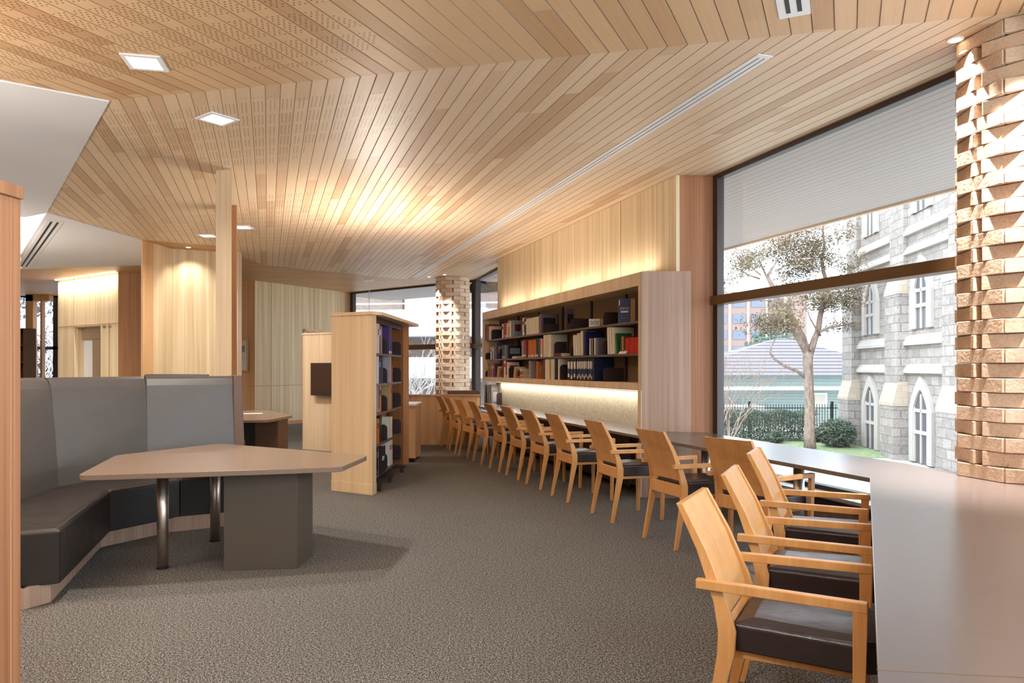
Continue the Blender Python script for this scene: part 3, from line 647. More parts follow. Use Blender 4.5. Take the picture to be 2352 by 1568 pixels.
# metal dividers (plates with a rounded corner)
def divider(loc, rz, h, d, label, group):
    o = thing('book_divider', loc, rz, label, 'bookend', group)
    pts = [(0, 0)]+[(0, h-.05)]+[(.05-.05*math.cos(R(a)), h-.05+.05*math.sin(R(a))) for a in (15, 30, 45, 60, 75, 90)]+[(d, h), (d, 0)]
    m = MB(); m.loft([[(0, y, z) for y, z in pts], [(.003, y, z) for y, z in pts]]); m.build('plate', dark_m, o)
    MB().bx(-.09, 0, .01, d, .0005, .003).build('foot', dark_m, o)
    return o
DV = [(1,'a',140,.19,.20,'behind the cream book in the top row, farthest bay'),(1,'a',724,.14,.24,'at the left of the empty fourth bay, top row'),(1,'b',148,.155,.28,'left of the CENTURY box on the top shelf'),(1,'b',520,.165,.28,'left of the JAPAN volume on the top shelf'),
      (2,'a',72,.13,.2,'at the far left end of the middle row'),(2,'a',230,.19,.15,'right of the purple book, middle row'),(2,'a',848,.22,.2,'before the cream folders, middle row fourth bay'),(2,'b',145,.14,.15,'left of the leaning cream folders, middle row'),(2,'b',516,.18,.2,'left of the white folders in the middle row nearest bay'),
      (3,'a',72,.12,.15,'at the far left end of the bottom row'),(3,'a',336,.19,.2,'before the red and white cover, bottom row'),(3,'a',912,.22,.2,'before the last cream folder, bottom row'),(3,'b',515,.175,.3,'right of the ring binders in the bottom row')]
for row, src, x, h, d, w in DV:
    p = fl(qY(Z(src, x), 4.226), 4.226); divider((p.x, p.y, ZR[row]), SR, h, d, 'dark metal divider '+w, 'metal dividers on the shelves')
# magazines at the far end of the desk
def dkp(px): Y = qY(px, 4.40); return fl(Y, 4.40)
mc = ['white', 'grey', 'black', 'white', 'grey', 'white', 'silver']
for i in range(7):
    p = dkp(1112+i*2.2); h = .375-(i % 3)*.012
    book((p.x, p.y, .7425), SR, .03, h, .20, mc[i], '%s magazine spine, %s from the left in the upright row on the desk' % (mc[i], ORD[i]), 'magazines standing on the desk')
p = dkp(1127.6)
o = book((p.x, p.y, .7425), SR, .02, .36, .27, 'silver', 'grey magazine with HISTORIC cover at the right end of the desk row', 'magazines standing on the desk')
text_mesh('HISTORIC', .058, .0006, mat_white_ink, o, Matrix.Translation((.0215, .135, .29)) @ Matrix.Rotation(R(90), 4, 'Z') @ FT, 'title_lettering')
MB().bx(.02, .0212, .04, .23, .05, .24).build('cover_picture', bmat('white'), o)
p = dkp(1137); divider((p.x+.03, p.y-.02, .7425), SR, .23, .17, 'brown metal bookend holding the magazines on the desk', 'metal dividers on the shelves')
# ================================================================ FREE-STANDING BOOKCASE
bc = thing('island_bookcase', (-1.594, 8.44, 0), 0, 'tall free-standing oak bookcase with an angled end panel in mid floor', 'bookcase')
def rb(*ps): return [(x+1.594, y-8.44) for x, y in ps]
Q0, Q1, Q2, Q3 = (-2.14, 8.77), (-1.594, 8.44), (-1.571, 8.574), (-1.517, 10.88)
MB().prism(rb(Q0, Q1, Q2, (-2.10, 8.895)), .12, 2.06).build('end_panel', oak_case, bc, bevel=.002)
MB().prism(rb((-2.143, 8.768), (-1.592, 8.435), (-1.567, 8.576), (-2.10, 8.898)), 0, .122).build('plinth', oak_case, bc, bevel=.002)
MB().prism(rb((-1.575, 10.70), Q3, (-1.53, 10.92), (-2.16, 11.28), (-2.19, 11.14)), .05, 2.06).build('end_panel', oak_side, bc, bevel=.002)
MB().prism(rb((-2.155, 8.77), (-1.60, 8.425), (-1.50, 8.56), (-1.38, 10.95), (-1.52, 11.03), (-2.17, 11.35)), 2.06, 2.10).build('top', oak_case, bc, bevel=.002)
MB().prism(rb((-1.66, 8.64), (-1.60, 8.64), (-1.57, 10.5), (-1.63, 10.5)), 1.985, 2.06).build('light_pelmet', dark_m, bc)
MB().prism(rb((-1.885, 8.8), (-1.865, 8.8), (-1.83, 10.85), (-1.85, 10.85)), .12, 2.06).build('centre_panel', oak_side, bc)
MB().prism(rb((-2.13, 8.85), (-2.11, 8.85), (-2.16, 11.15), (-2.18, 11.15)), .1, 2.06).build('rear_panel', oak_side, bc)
FD = Vector((.0234, .9997))
def fb(Y): return Vector((-1.80/1.0+.0234*Y, Y))
BR = math.atan2(.9997, .0234)
BZ = [1.60, 1.235, .885, .515, .15]
for z in BZ:
    for a, b in ((8.62, 9.415), (9.43, 10.42)):
        pa, pb = fb(a), fb(b)
        MB().prism(rb(pa, pb, pb+Vector((-.27, 0)), pa+Vector((-.27, 0))), z, z+.028).build('shelf', shelf_m, bc, bevel=.002)
for Yp in (8.75, 9.42, 10.3):
    pa = fb(Yp); MB().bx(pa.x-.45+1.594, pa.x+.06+1.594, Yp-.02-8.44, Yp+.02-8.44, .06, .10).bx(pa.x+.0+1.594, pa.x+.05+1.594, Yp-.02-8.44, Yp+.02-8.44, 0, .06).build('foot', dark_m, bc, bevel=.002)
def cY(px): return -1.80/(((px-CX)/FP)-.0234)
FB = [(0,871.0,873.4,.355,'white','red'),(0,873.6,876.6,.355,'red','white'),(0,877,880,.335,'bluegrey',None),(0,880.3,882.6,.25,'white',None),(0,895.6,902.6,.375,'purple','plum'),(0,903,907.5,.36,'mauve',None),
      (1,870,872.4,.33,'white',None),(1,873,877,.32,'navy','bluegrey'),(1,878,882,.34,'covernavy',None),(1,892,895,.34,'grey',None),(1,897.4,901,.34,'silver',None),(1,901.6,904,.22,'red','orange'),
      (2,869.5,871.7,.33,'silver',None),(2,872,873.6,.31,'purple',None),(2,874,879,.33,'orange','navy'),(2,880,883,.33,'blue',None),(2,896.4,899,.33,'tan',None),(2,899.3,902,.33,'orange','red'),(2,902.3,904,.33,'blue',None),(2,906.4,909.6,.38,'grey',None),
      (3,869,873.6,.30,'orange','brown'),(3,874.2,880,.34,'black','green'),(3,880.4,884,.34,'white','black'),(3,884.6,893,.32,'navy',None),(3,893.8,897.6,.34,'brightred',None),(3,898.2,904,.27,'cream',None),
      (4,868.6,874.6,.33,'purple','white'),(4,875,884,.31,'black',None),(4,884.5,893,.31,'darkred',None),(4,897.6,903.8,.33,'white','orange')]
RW = ['top', 'second', 'third', 'fourth', 'lowest']; cc = {}
for (r, p0, p1, h, col, band) in FB:
    if 880 <= p0 < 895 or p0 >= 903: continue
    i = cc[r] = cc.get(r, 0)+1
    Ya, Yb = cY(p0), cY(p1); p = fb(Ya+.0); t = max(.012, Yb-Ya-.003)
    deep = .22 if t < .2 else .24
    n = 1 if t < .12 else int(t/.06)
    # wide runs are several volumes of the same look
    for k in range(n):
        q = fb(Ya+t*k/n); suf = '' if n == 1 else (', leftmost of its run' if k == 0 else (', rightmost of its run' if k == n-1 else ', inside its run' if n == 3 else ', %s of its run' % ORD[k]))
        book((q.x-.012-.004*(k % 2), q.y, BZ[r]+.028), BR, t/n-.001, h-.006*(k % 2), deep, col, '%s book, %s from left on island bookcase %s shelf%s' % (DESC.get(col, col), ORD[i-1], RW[r], suf), 'books in the island bookcase', 'white' if col in ('purple', 'mauve') else None, band)
q = fb(9.05)
o = thing('display_book', (q.x-.03, q.y-.1, BZ[4]+.0285), R(25), 'black picture book with white letters ses, lowest shelf of island bookcase', 'book')
# its cover looks out of the shelf towards the room
text_root = o
for dz, lab in ((1, ''),):
    pass
o.location = (fb(8.80).x+.022, 8.80, BZ[4]+.029); o.rotation_euler.z = BR
MB().bx(0, .34, 0, .014, 0, .315).build('cover', bmat('black'), o)
MB().bx(.004, .336, .014, .019, .004, .311).build('pages', paper, o)
text_mesh('ses', .11, .0006, mat_white_ink, o, Matrix.Translation((.20, -.0012, .185)) @ FT, 'title_lettering', shear=.3)
for r in range(5):
    for Yd, w_ in ((9.40, 'near'), (10.40, 'far')):
        q = fb(Yd); divider((q.x-.004, q.y, BZ[r]+.0285), BR, .19, .24, 'dark metal divider, %s bay of the %s shelf of the island bookcase' % (w_, RW[r]), 'metal dividers on the shelves')
# low cabinet behind it
lc = thing('low_cabinet', (-1.50, 11.4, 0), 0, 'low oak cabinet with a white top just beyond the island bookcase', 'cabinet')
def rl(*ps): return [(x+1.5, y-11.4) for x, y in ps]
MB().prism(rl((-1.60, 11.36), (-1.475, 11.30), (-1.49, 12.1), (-1.95, 12.1), (-1.95, 11.6)), .07, .875).build('body', oak_warm, lc, bevel=.002)
MB().prism(rl((-1.61, 11.34), (-1.465, 11.28), (-1.475, 12.12), (-1.97, 12.12), (-1.97, 11.58)), .875, .90).build('top', white_m, lc)
MB().prism(rl((-1.64, 11.44), (-1.50, 11.38), (-1.53, 12.0), (-1.9, 12.0), (-1.9, 11.7)), 0, .07).build('plinth', dark_m, lc)
# ================================================================ PARTITION WITH SCREEN
pt_ = thing('screen_partition', (-3.75, 13.25, 0), 0, 'oak panelled partition with sloping cap carrying the wall screen', 'partition')
pd = Vector((.86, -.51)); pn = Vector((.51, .86))
def rp(*ps): return [(p[0]+3.75, p[1]-13.25) for p in ps]
pa = Vector((-3.75, 13.25)); pb = pa+pd*1.75
MB().prism(rp(pa, pb, pb+pn*.45, pa+pn*.45), 0, 2.04).build('panel', oak, pt_)
MB().prism(rp(pa-pd*.02-pn*.01, pb-pn*.01, pb+pn*.47, pa-pd*.02+pn*.47), 2.04, 2.075).build('cap', oak, pt_, bevel=.002)
tv = thing('wall_screen', (0, 0, 0), 0, 'flat dark screen mounted on the oak partition beside the bookcase', 'television')
tp = pa+pd*.30; tv.location = (tp.x, tp.y, 1.22); tv.rotation_euler.z = math.atan2(pd.y, pd.x)
MB().bx(0, 1.0, -.10, -.045, -.25, .32).build('casing', dark_m, tv, bevel=.006)
MB().bx(.03, .97, -.102, -.10, -.19, .29).build('display', flat('screen_glass', (52, 30, 22), .15, 0, .6), tv)
MB().bx(.25, .7, -.045, 0, -.1, .1).build('bracket', black, tv)
# ================================================================ BOOTH BENCH
bn = thing('booth_bench', (-3.3, 6.2, 0), 0, 'high-backed grey vinyl booth bench bending around the near table', 'bench')
def rn(p): return Vector((p[0]+3.3, p[1]-6.2, p[2] if len(p) > 2 else 0))
# bench sections: front-bottom, front-top, back-seat, back-top at each joint
J = [dict(f=(-4.6, 3.3), s=(-4.75, 4.25), b=(-4.2, 4.55)), ]
seat_front = [(-3.9, 4.05), (-2.79, 4.57), (-3.27, 6.02), (-2.97, 6.62), (-2.38, 6.98)]
seat_back = [(-4.3, 4.35), (-3.62, 5.02), (-3.80, 6.19), (-3.50, 7.10), (-2.80, 7.52)]
top_back = [(-4.5, 4.55), (-3.80, 5.15), (-3.93, 6.30), (-3.57, 7.22), (-2.84, 7.60)]
SZ, SB = .46, .12
def sec(i, name_s, fr=.0):
    f0, f1, b0, b1 = [Vector((*p, 0)) for p in (seat_front[i], seat_front[i+1], seat_back[i], seat_back[i+1])]
    g = .001
    # seat cushion
    m = MB(); d = (f1-f0).normalized()
    f0_, f1_, b0_, b1_ = f0+d*g, f1-d*g, b0+d*g, b1-d*g
    m.loft([[rn(Vector((p.x, p.y, SB))) for p in (f0_, f1_, b1_, b0_)], [rn(Vector((p.x, p.y, SZ-.02))) for p in (f0_, f1_, b1_, b0_)], [rn(Vector((p.x, p.y, SZ))) for p in (f0_+(b0_-f0_)*.04, f1_+(b1_-f1_)*.04, b1_, b0_)]])
    m.build('seat_section', dark_l, bn, bevel=.008, seg=3)
    # back cushion: leans back and rounds over at the top
    t0, t1 = Vector((*top_back[i], 0)), Vector((*top_back[i+1], 0)); dd = (t1-t0).normalized(); nn = Vector((-dd.y, dd.x, 0))
    rings = []
    for z, k, off in ((SZ-.06, 0, 0), (SZ+.15, .15, .012), (SZ+.5, .55, .012), (1.28, .93, .0), (1.345, .99, -.02), (1.368, 1.0, -.06)):
        a_, b_ = b0_.lerp(t0+dd*g, k)-nn*off, b1_.lerp(t1-dd*g, k)-nn*off
        th = nn*(.16 if z < 1.3 else (.14 if z < 1.36 else .08))
        rings.append([rn(Vector((p.x, p.y, z))) for p in (a_, b_, b_+th, a_+th)])
    m = MB().loft(rings); m.build('backrest_section', vinyl, bn, bevel=.006, seg=3)
for i in range(4): sec(i, '')
pl = MB()
pf = [(-3.75, 4.2), (-2.93, 4.425+.02), (-2.86, 4.53+.06), (-3.33, 5.99), (-3.02, 6.55), (-2.45, 6.90)]
for a, b in zip(pf, pf[1:]):
    a, b = Vector((*a, 0)), Vector((*b, 0)); d = (b-a).normalized(); n_ = Vector((-d.y, d.x, 0))*.03
    pl.prism([rn(a)[:2], rn(b)[:2], rn(b+n_)[:2], rn(a+n_)[:2]], 0, SB+.005)
pl.build('plinth', oak_pink, bn)
# brown end board of the back
e0, e1 = Vector((-3.12, 7.92, 0)), Vector((-3.13, 8.02, 0))
m = MB(); bd = Vector((.48, .87, 0))
m.loft([[rn(Vector(p)) for p in ((-2.80, 7.48, 0), (-2.70, 7.53, 0), (-2.80, 7.74, 0), (-2.90, 7.68, 0))], [rn(Vector(p)) for p in ((-2.845, 7.55, 1.375), (-2.77, 7.60, 1.375), (-2.86, 7.78, 1.375), (-2.94, 7.73, 1.375))]])
m.build('end_board', brown_l, bn, bevel=.008)

# second bench behind, back to back
b2 = thing('booth_bench', (-4.1, 8.5, 0), 0, 'second booth bench backing onto the near one, only its top edge showing', 'bench')
m = MB(); m.prism([(-3.86+4.1, 7.76-8.5), (-3.27+4.1, 8.0-8.5), (-3.33+4.1, 8.14-8.5), (-3.92+4.1, 7.9-8.5)], .1, 1.385); m.build('backrest_section', vinyl, b2, bevel=.02, seg=3)
MB().prism([(.18, -.6), (.77, -.36), (.55, .1), (0, -.1)], .1, .46).build('seat_section', dark_l, b2, bevel=.02, seg=3)
MB().prism([(.2, -.6), (.75, -.38), (.53, .06), (.03, -.12)], 0, .1).build('plinth', oak_pink, b2)
b3 = thing('booth_bench', (-3.85, 10.2, 0), 0, 'dark padded booth seat beside the far booth table', 'bench')
MB().prism([(-.35, -.3), (.22, -.1), (.12, .1), (-.45, -.05)], .1, .47).build('seat_section', dark_l, b3, bevel=.02, seg=3)
MB().prism([(-.33, -.28), (.18, -.1), (.1, .06), (-.42, -.06)], 0, .1).build('plinth', oak_pink, b3)
# ================================================================ BOOTH TABLES
def round_poly(pts, r, n=4):
    out = []
    for i, p in enumerate(pts):
        p = Vector(p); a = (Vector(pts[i-1])-p); b = (Vector(pts[(i+1) % len(pts)])-p)
        rr = min(r, a.length*.4, b.length*.4); A_, B_ = p+a.normalized()*rr, p+b.normalized()*rr
        for k in range(n+1):
            t = k/n; out.append(tuple((A_*(1-t)**2+p*2*t*(1-t)+B_*t*t)))
    return out
tb = thing('booth_table', (-1.8, 5.6, 0), 0, 'near angular taupe booth table on a brown pedestal and two steel legs', 'table')
def rt(ps): return [(x+1.8, y-5.6) for x, y in ps]
top = [(-2.88, 4.90), (-2.2, 5.06), (-1.227, 5.32), (-1.17, 6.03), (-2.755, 6.98), (-3.23, 6.03)]
MB().prism(round_poly(rt(top), .07), .702, .74).build('table_top', [table_m], tb, bevel=.004)
MB().prism(rt([(-2.059, 5.284), (-1.556, 5.359), (-1.536, 5.706), (-1.75, 5.95), (-2.06, 5.8)]), 0, .702).build('pedestal', ped_m, tb, bevel=.003)
for x, y in ((-2.53, 5.36), (-2.49, 6.21)):
    l = MB().tube([(x+1.8, y-5.6, .012), (x+1.8, y-5.6, .702)], .04, 24).build('leg', steel, tb, smooth=True)
    MB().tube([(x+1.8, y-5.6, 0), (x+1.8, y-5.6, .014)], .043, 24).build('foot', black, l)
t2_ = thing('booth_table', (-3.6, 11, 0), 0, 'second angular booth table farther back, behind the high bench end', 'table')
def r2(ps): return [(x+3.6, y-11) for x, y in ps]
MB().prism(round_poly(r2([(-3.33, 10.15), (-3.30, 11.15), (-4.1, 12.5), (-5.0, 12.2), (-4.9, 10.9), (-3.70, 10.10)]), .07), .702, .74).build('table_top', table_m, t2_, bevel=.004)
MB().prism(r2([(-3.68, 10.60), (-3.37, 10.65), (-3.36, 11.1), (-3.7, 11.2)]), 0, .702).build('pedestal', brown_l, t2_, bevel=.003)
MB().prism(r2([(-4.25, 10.9), (-3.7, 10.75), (-3.7, 11.1), (-4.25, 11.2)]), 0, .702).build('pedestal', black, t2_, bevel=.003)  # black block standing in for the dark, shaded gap beside the pedestal
pp = thing('paper_sheet', (-4.05, 11.55, .7405), R(20), 'white sheet of paper lying on the far booth table', 'paper'); MB().bx(-.15, .15, -.1, .1, 0, .002).build('sheet', bmat('white'), pp)
# picture on the far wall
pic = thing('framed_notice', (-6.62, 18.195, 1.76), math.atan2(-.15, 1.88), 'oak framed white notice with small drawing on the far wall', 'picture')
MB().bx(-.2, .14, -.03, -.001, -.40, -.37).bx(-.2, .14, -.03, -.001, .37, .40).bx(-.2, -.17, -.03, -.001, -.37, .37).bx(.11, .14, -.03, -.001, -.37, .37).build('picture_frame', oak_warm, pic)
MB().bx(-.17, .11, -.012, -.002, -.37, .37).build('mount', bmat('white'), pic)
MB().bx(-.10, .06, -.0135, -.012, .08, .24).build('drawing', bmat('grey'), pic)
tl = MB()
for k in range(7): tl.bx(-.1, .02 if k % 3 else -.03, -.013, -.012, -.02-k*.035, -.012-k*.035)
tl.build('text_lines', bmat('grey'), pic)
# dark sofa back beyond the low wall
sf = thing('sofa', (-1.0, 14.9, 0), 0, 'dark brown sofa back showing above the low oak wall', 'sofa')
MB().bx(-.28, .36, -.25, .0, .1, 1.0).build('backrest', brown_l, sf, bevel=.03, seg=3)
MB().bx(-.28, .36, .0, .6, .1, .45).build('seat', brown_l, sf, bevel=.03, seg=3)
MB().bx(-.25, .33, -.2, .55, 0, .1).build('plinth', black, sf)
# ================================================================ LEFT FOREGROUND CABINET
lf = thing('tall_cabinet', (-1.765, 2.66, 0), 0, 'tall oak bookcase end with capping rail at the left edge', 'bookcase')
d = Vector((-.118, -1)).normalized(); n_ = Vector((-d.y, d.x))*-1
a0 = Vector((0, 0)); n_ = Vector((-1, .118)).normalized()
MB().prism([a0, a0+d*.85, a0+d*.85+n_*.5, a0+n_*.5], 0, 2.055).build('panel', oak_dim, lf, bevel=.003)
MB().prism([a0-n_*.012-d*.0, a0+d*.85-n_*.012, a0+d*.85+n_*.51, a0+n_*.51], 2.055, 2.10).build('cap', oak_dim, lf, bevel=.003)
MB().prism([a0-n_*.002+d*.045, a0-n_*.002+d*.048, a0+n_*.01+d*.048, a0+n_*.01+d*.045], 0, 2.055).build('joint', oak_red, lf)
for tx, ty, ta, tl in ((-5.0, 3.4, R(10), 'added tall cabinet outside the view in the left aisle, carrying fill light'), (-9.6, 10.4, R(-50), 'added tall cabinet outside the view under the white void, carrying fill light')):
  tc = thing('tall_cabinet', (tx, ty, 0), ta, tl, 'bookcase')  # cabinets added out of view only to carry fill uplighters
  MB().bx(-.5, .5, -.25, .25, 0, 2.06).build('panel', oak_warm, tc, bevel=.003); MB().bx(-.52, .52, -.27, .27, 2.06, 2.10).build('cap', oak_warm, tc, bevel=.003)
# grey lattice shelving far left
gs = thing('open_shelving', (-14.35, 20.2, 0), R(-18), 'brown pigeonhole shelving in front of the far left windows', 'shelving')
m = MB()
for k in range(6): m.bx(-.9+k*.45, -.88+k*.45, 0, .35, 0, 2.5-.0*k)
for k in range(6): m.bx(-.9, 1.37, 0, .35, .25+k*.45, .27+k*.45)
m.build('frame', brown_l, gs); MB().bx(-.9, 1.37, .34, .36, .1, 2.5).build('back_panel', brown_l, gs)
# ================================================================ CEILING FITTINGS
glow = emit('lamp_glow', (255, 244, 228), 9)
def ceiling_light(x, y, rot, label, size=.26, power=45, glowm=glow):
    o = thing('ceiling_light', (x, y, CEIL), rot, label, 'ceiling light', 'square ceiling lights')
    h = size/2; w = .03
    f = MB().bx(-h, h, -h, -h+w, -.012, 0).bx(-h, h, h-w, h, -.012, 0).bx(-h, -h+w, -h+w, h-w, -.012, 0).bx(h-w, h, -h+w, h-w, -.012, 0)
    f.build('frame', white_m, o)
    MB().bx(-h+w, h-w, -h+w, h-w, -.005, -.001).build('diffuser', glowm, o)
    if power:
        l = rect_light('ceiling_light_lamp', (x, y, CEIL-.016), size*.7, power, WARMW, (0, 0, rot), 150)
    return o
ceiling_light(-2.58, 5.2, R(12), 'square ceiling light among the drilled boards at upper left')
ceiling_light(-2.54, 6.38, R(-38), 'square ceiling light just past the fold, above the bench')
ceiling_light(-4.1, 11.28, 0, 'square ceiling light with glare right of the timber posts')
ceiling_light(-4.93, 12.0, 0, 'square ceiling light low at left of the timber posts')
for i, (x, y) in enumerate([(-5.2, 2.2), (-1.2, .6), (-3.6, -.8), (-8.6, 1.0)]):
    ceiling_light(x, y, R(20), ['square ceiling light above the left aisle behind the cabinet', 'square ceiling light right above the camera position', 'square ceiling light behind the camera', 'square ceiling light over the far left aisle'][i], power=75)
spotglow = emit('spot_glow', (255, 236, 205), 14)
def downlight(x, y, label, power, tgt, ang=70):
    o = thing('downlight', (x, y, CEIL), 0, label, 'downlight', 'small round downlights')
    MB().tube([(0, 0, -.008), (0, 0, 0)], .05, 20).build('trim_ring', white_m, o)
    MB().tube([(0, 0, -.0095), (0, 0, -.008)], .034, 20).build('lamp_face', spotglow, o)
    spot('downlight_lamp', (x, y, CEIL-.03), power, WARMW, ang, tgt)
downlight(2.90, 4.84, 'small round downlight next to the near brick column', 1000, (3.12, 4.72, 1.6), 60)
downlight(2.95, 4.2, 'small round downlight above the near desk, on the camera side of the column', 1100, (3.15, 4.62, 1.4), 60)
downlight(-1.55, 17.0, 'small round downlight above the far brick column', 700, (-1.5, 17.5, 1.2), 50)
downlight(-1.95, 17.4, 'small round downlight left of the far brick column', 450, (-1.75, 17.7, 1.8), 60)
downlight(-.55, 16.9, 'small round downlight right of the far brick column', 60, (-1.0, 17.4, 1.8), 60)
downlight(-5.75, 13.15, 'small round downlight washing the pale panelled core wall', 60, (-5.75, 13.5, 1.8), 110)
def diffuser(pts, w, label, slots=2, dark=True):
    a, b = Vector(pts[0]), Vector(pts[1]); L = (b-a).length; ang = math.atan2(b.y-a.y, b.x-a.x)
    o = thing('slot_diffuser', (a.x, a.y, CEIL), ang, label, 'air vent')
    MB().bx(0, L, -w/2, w/2, -.006, 0).build('frame', white_m, o)
    for k in range(slots):
        yc = (k-(slots-1)/2)*w*.36; sw = .07 if dark else .035
        MB().bx(w*.35, L-w*.35, yc-w*sw, yc+w*sw, -.008, -.006).build('slot', black if dark else flat('grey_slot', (150, 142, 136), .6), o)
    return o
na = on(1759, 126, CEIL); nb = on(951, 636.5, CEIL)
diffuser([(na.x, na.y), (nb.x, nb.y)], .125, 'long white twin-slot air diffuser running along the ceiling by the window wall', dark=False)
na = on(1826, 36, CEIL)
diffuser([(na.x, na.y), (na.x-.412*1.3, na.y-.911*1.3)], .18, 'short white air diffuser with two black slots at the top edge')
na, nb = on(127, 507, CEIL-.012), on(54, 612, CEIL-.012)
d_ = diffuser([(na.x, na.y), (nb.x, nb.y)], .22, 'twin black slot diffuser in the white ceiling at left'); d_.location.z = CEIL-.012
cv = thing('cove_light', (la.x, la.y, 0), math.atan2(ld.y, ld.x), 'thin cove light glowing along the top of the lift wall', 'light')
MB().bx(.05, Ll, -.10, -.05, CEIL-.02, CEIL).build('diffuser', emit('cove_glow', (255, 240, 210), 6), cv)
pc = ML @ Vector((Ll/2, -.1, CEIL-.04)); rect_light('cove_lamp', pc, Ll, 60, WARMW, (0, 0, math.atan2(ld.y, ld.x)), 160, .06)
ps = thing('pull_cord', (on(848, 641, CEIL).x, on(848, 641, CEIL).y, CEIL), 0, 'thin white cord hanging from a small ceiling box beyond the bookcase', 'cord')
MB().bx(-.09, .09, -.05, .05, -.04, 0).build('ceiling_box', white_m, ps); MB().tube([(0, 0, -.04), (0, 0, -1.2)], .008, 8).build('cord', white_m, ps)
# uplighters above eye level on the bookcase tops; those on cabinets added as fill
def uplight(x, y, z, rot, power, label, L=.9):
    o = thing('uplighter', (x, y, z), rot, label, 'light')
    MB().bx(-L/2, L/2, -.05, .05, 0, .04).build('housing', white_m, o)
    MB().bx(-L/2+.02, L/2-.02, -.035, .035, .04, .043).build('diffuser', emit('uplight_glow_%d' % int(power), (255, 236, 205), 3), o)
    rect_light('uplighter_lamp', (x, y, z+.06), L*.9, power, WARM, (R(180), 0, rot), 180, .08)
uplight(-1.85, 9.65, 2.10, R(90), 50, 'uplighter lying on top of the island bookcase', .8)
uplight(-1.85, 10.55, 2.10, R(90), 45, 'second uplighter on top of the island bookcase, farther end', .8)
for k, Y in enumerate((9.25, 10.72, 12.19, 13.66)):
    p = fl(Y, 4.415); uplight(p.x, p.y, 2.53, SR, 5, 'uplighter on top of the wall bookshelf, %s from the camera' % ORD[k], 1.54)
uplight(-9.6, 10.4, 2.10, R(-50), 260, 'added fill light on the unseen cabinet under the white ceiling', .9)
uplight(-5.0, 3.4, 2.10, R(10), 230, 'added fill light on the unseen cabinet in the left aisle', .9)
uplight(-2.0, 2.25, 2.10, R(83), 22, 'added fill light on top of the tall cabinet at left', .6)
# ================================================================ OUTSIDE
GZ = -1.7
def mk_noisy(name, c1, c2, sc, rough=.9, bump=.3, vs=(1, 1, 1)):
    s = NT(name); p = s.vec(s.pos(), vs); a = s.noise(p, sc, 4, .65)
    s.bsdf(s.ramp(a, [(.35, lin(c1)), (.65, lin(c2))]), rough, 0, .15, s.bump(a, bump, .03)); return s.m
grass = mk_noisy('lawn_grass', (120, 134, 98), (156, 168, 130), 6)
paving = mk_noisy('pale_paving', (176, 172, 166), (198, 194, 190), 2)
leaf = mk_noisy('eucalypt_leaves', (98, 88, 70), (146, 130, 108), 3)
hleaf = mk_noisy('hedge_leaves', (70, 82, 70), (112, 124, 106), 7)
bark = mk_noisy('smooth_bark', (130, 108, 96), (172, 154, 142), 4, vs=(3, 3, 1))
stem_w = mk_noisy('pale_bark', (166, 160, 156), (200, 196, 192), 6)
def mk_stone(name, c1, c2, mortar, scale, bumpk=.8):
    s = NT(name); g = s.n('ShaderNodeNewGeometry'); sep = s.n('ShaderNodeSeparateXYZ'); s.l(g.outputs['Position'], sep.inputs[0])
    cb = s.n('ShaderNodeCombineXYZ'); s.l(s.math('ADD', s.math('MULTIPLY', sep.outputs[0], .8), sep.outputs[1]), cb.inputs[0]); s.l(sep.outputs[2], cb.inputs[1])
    b = s.n('ShaderNodeTexBrick'); b.inputs['Scale'].default_value = scale; b.inputs['Mortar Size'].default_value = .015; b.inputs['Color1'].default_value = lin(c1); b.inputs['Color2'].default_value = lin(c2); b.inputs['Mortar'].default_value = lin(mortar)
    b.offset = .45; b.inputs['Brick Width'].default_value = .6; b.inputs['Row Height'].default_value = .3
    s.l(cb.outputs[0], b.inputs['Vector'])
    n = s.noise(g.outputs['Position'], 3.2, 5, .7)
    h = s.math('ADD', s.math('MULTIPLY', b.outputs['Fac'], -.6), n)
    s.bsdf(s.mix(.35, b.outputs[0], s.ramp(n, [(.3, lin(c1)), (.7, lin(c2))])), .9, 0, .1, s.bump(h, bumpk, .12)); return s.m
stone = mk_stone('rough_sandstone', (146, 138, 132), (182, 173, 165), (122, 114, 108), 1.0, 1.)
dressed = mk_stone('dressed_sandstone', (182, 166, 148), (194, 180, 164), (168, 152, 134), 1.4, .15)
trimst = flat('pale_stone_trim', (184, 176, 168), .8, 0, .2, .04)
def mk_lines(name, c1, c2, pitch, frac=.14, axis=2):
    s = NT(name); sep = s.n('ShaderNodeSeparateXYZ'); s.l(s.pos(), sep.inputs[0])
    f = s.math('LESS_THAN', s.math('FRACT', s.math('DIVIDE', sep.outputs[axis], pitch)), frac)
    s.bsdf(s.mix(f, lin(c1), lin(c2)), .7, 0, .2); return s.m
weather = mk_lines('green_weatherboard', (156, 170, 166), (122, 138, 134), .17)
tiles = mk_lines('terracotta_tiles', (122, 114, 114), (78, 72, 74), .2, .3)
struct('ground', MB().prism([(-60, 16), (gl(tG+1, .1).x, gl(tG+1, .1).y), gl(-3, .1), (1.4, -4.3), (60, -4.3), (120, 160), (-120, 160)], GZ-.2, GZ), paving)
struct('ground_lawn', MB().prism([(9.0, 26.2), (14.5, 25.8), (13.5, 33), (6.5, 33)], GZ, GZ+.03), grass)
# ---- gothic stone building seen through the window
gb = thing('stone_building', (10.5, 0, GZ), math.atan2(1, .12), 'pale gothic sandstone building with pointed windows outside the right window', 'building')
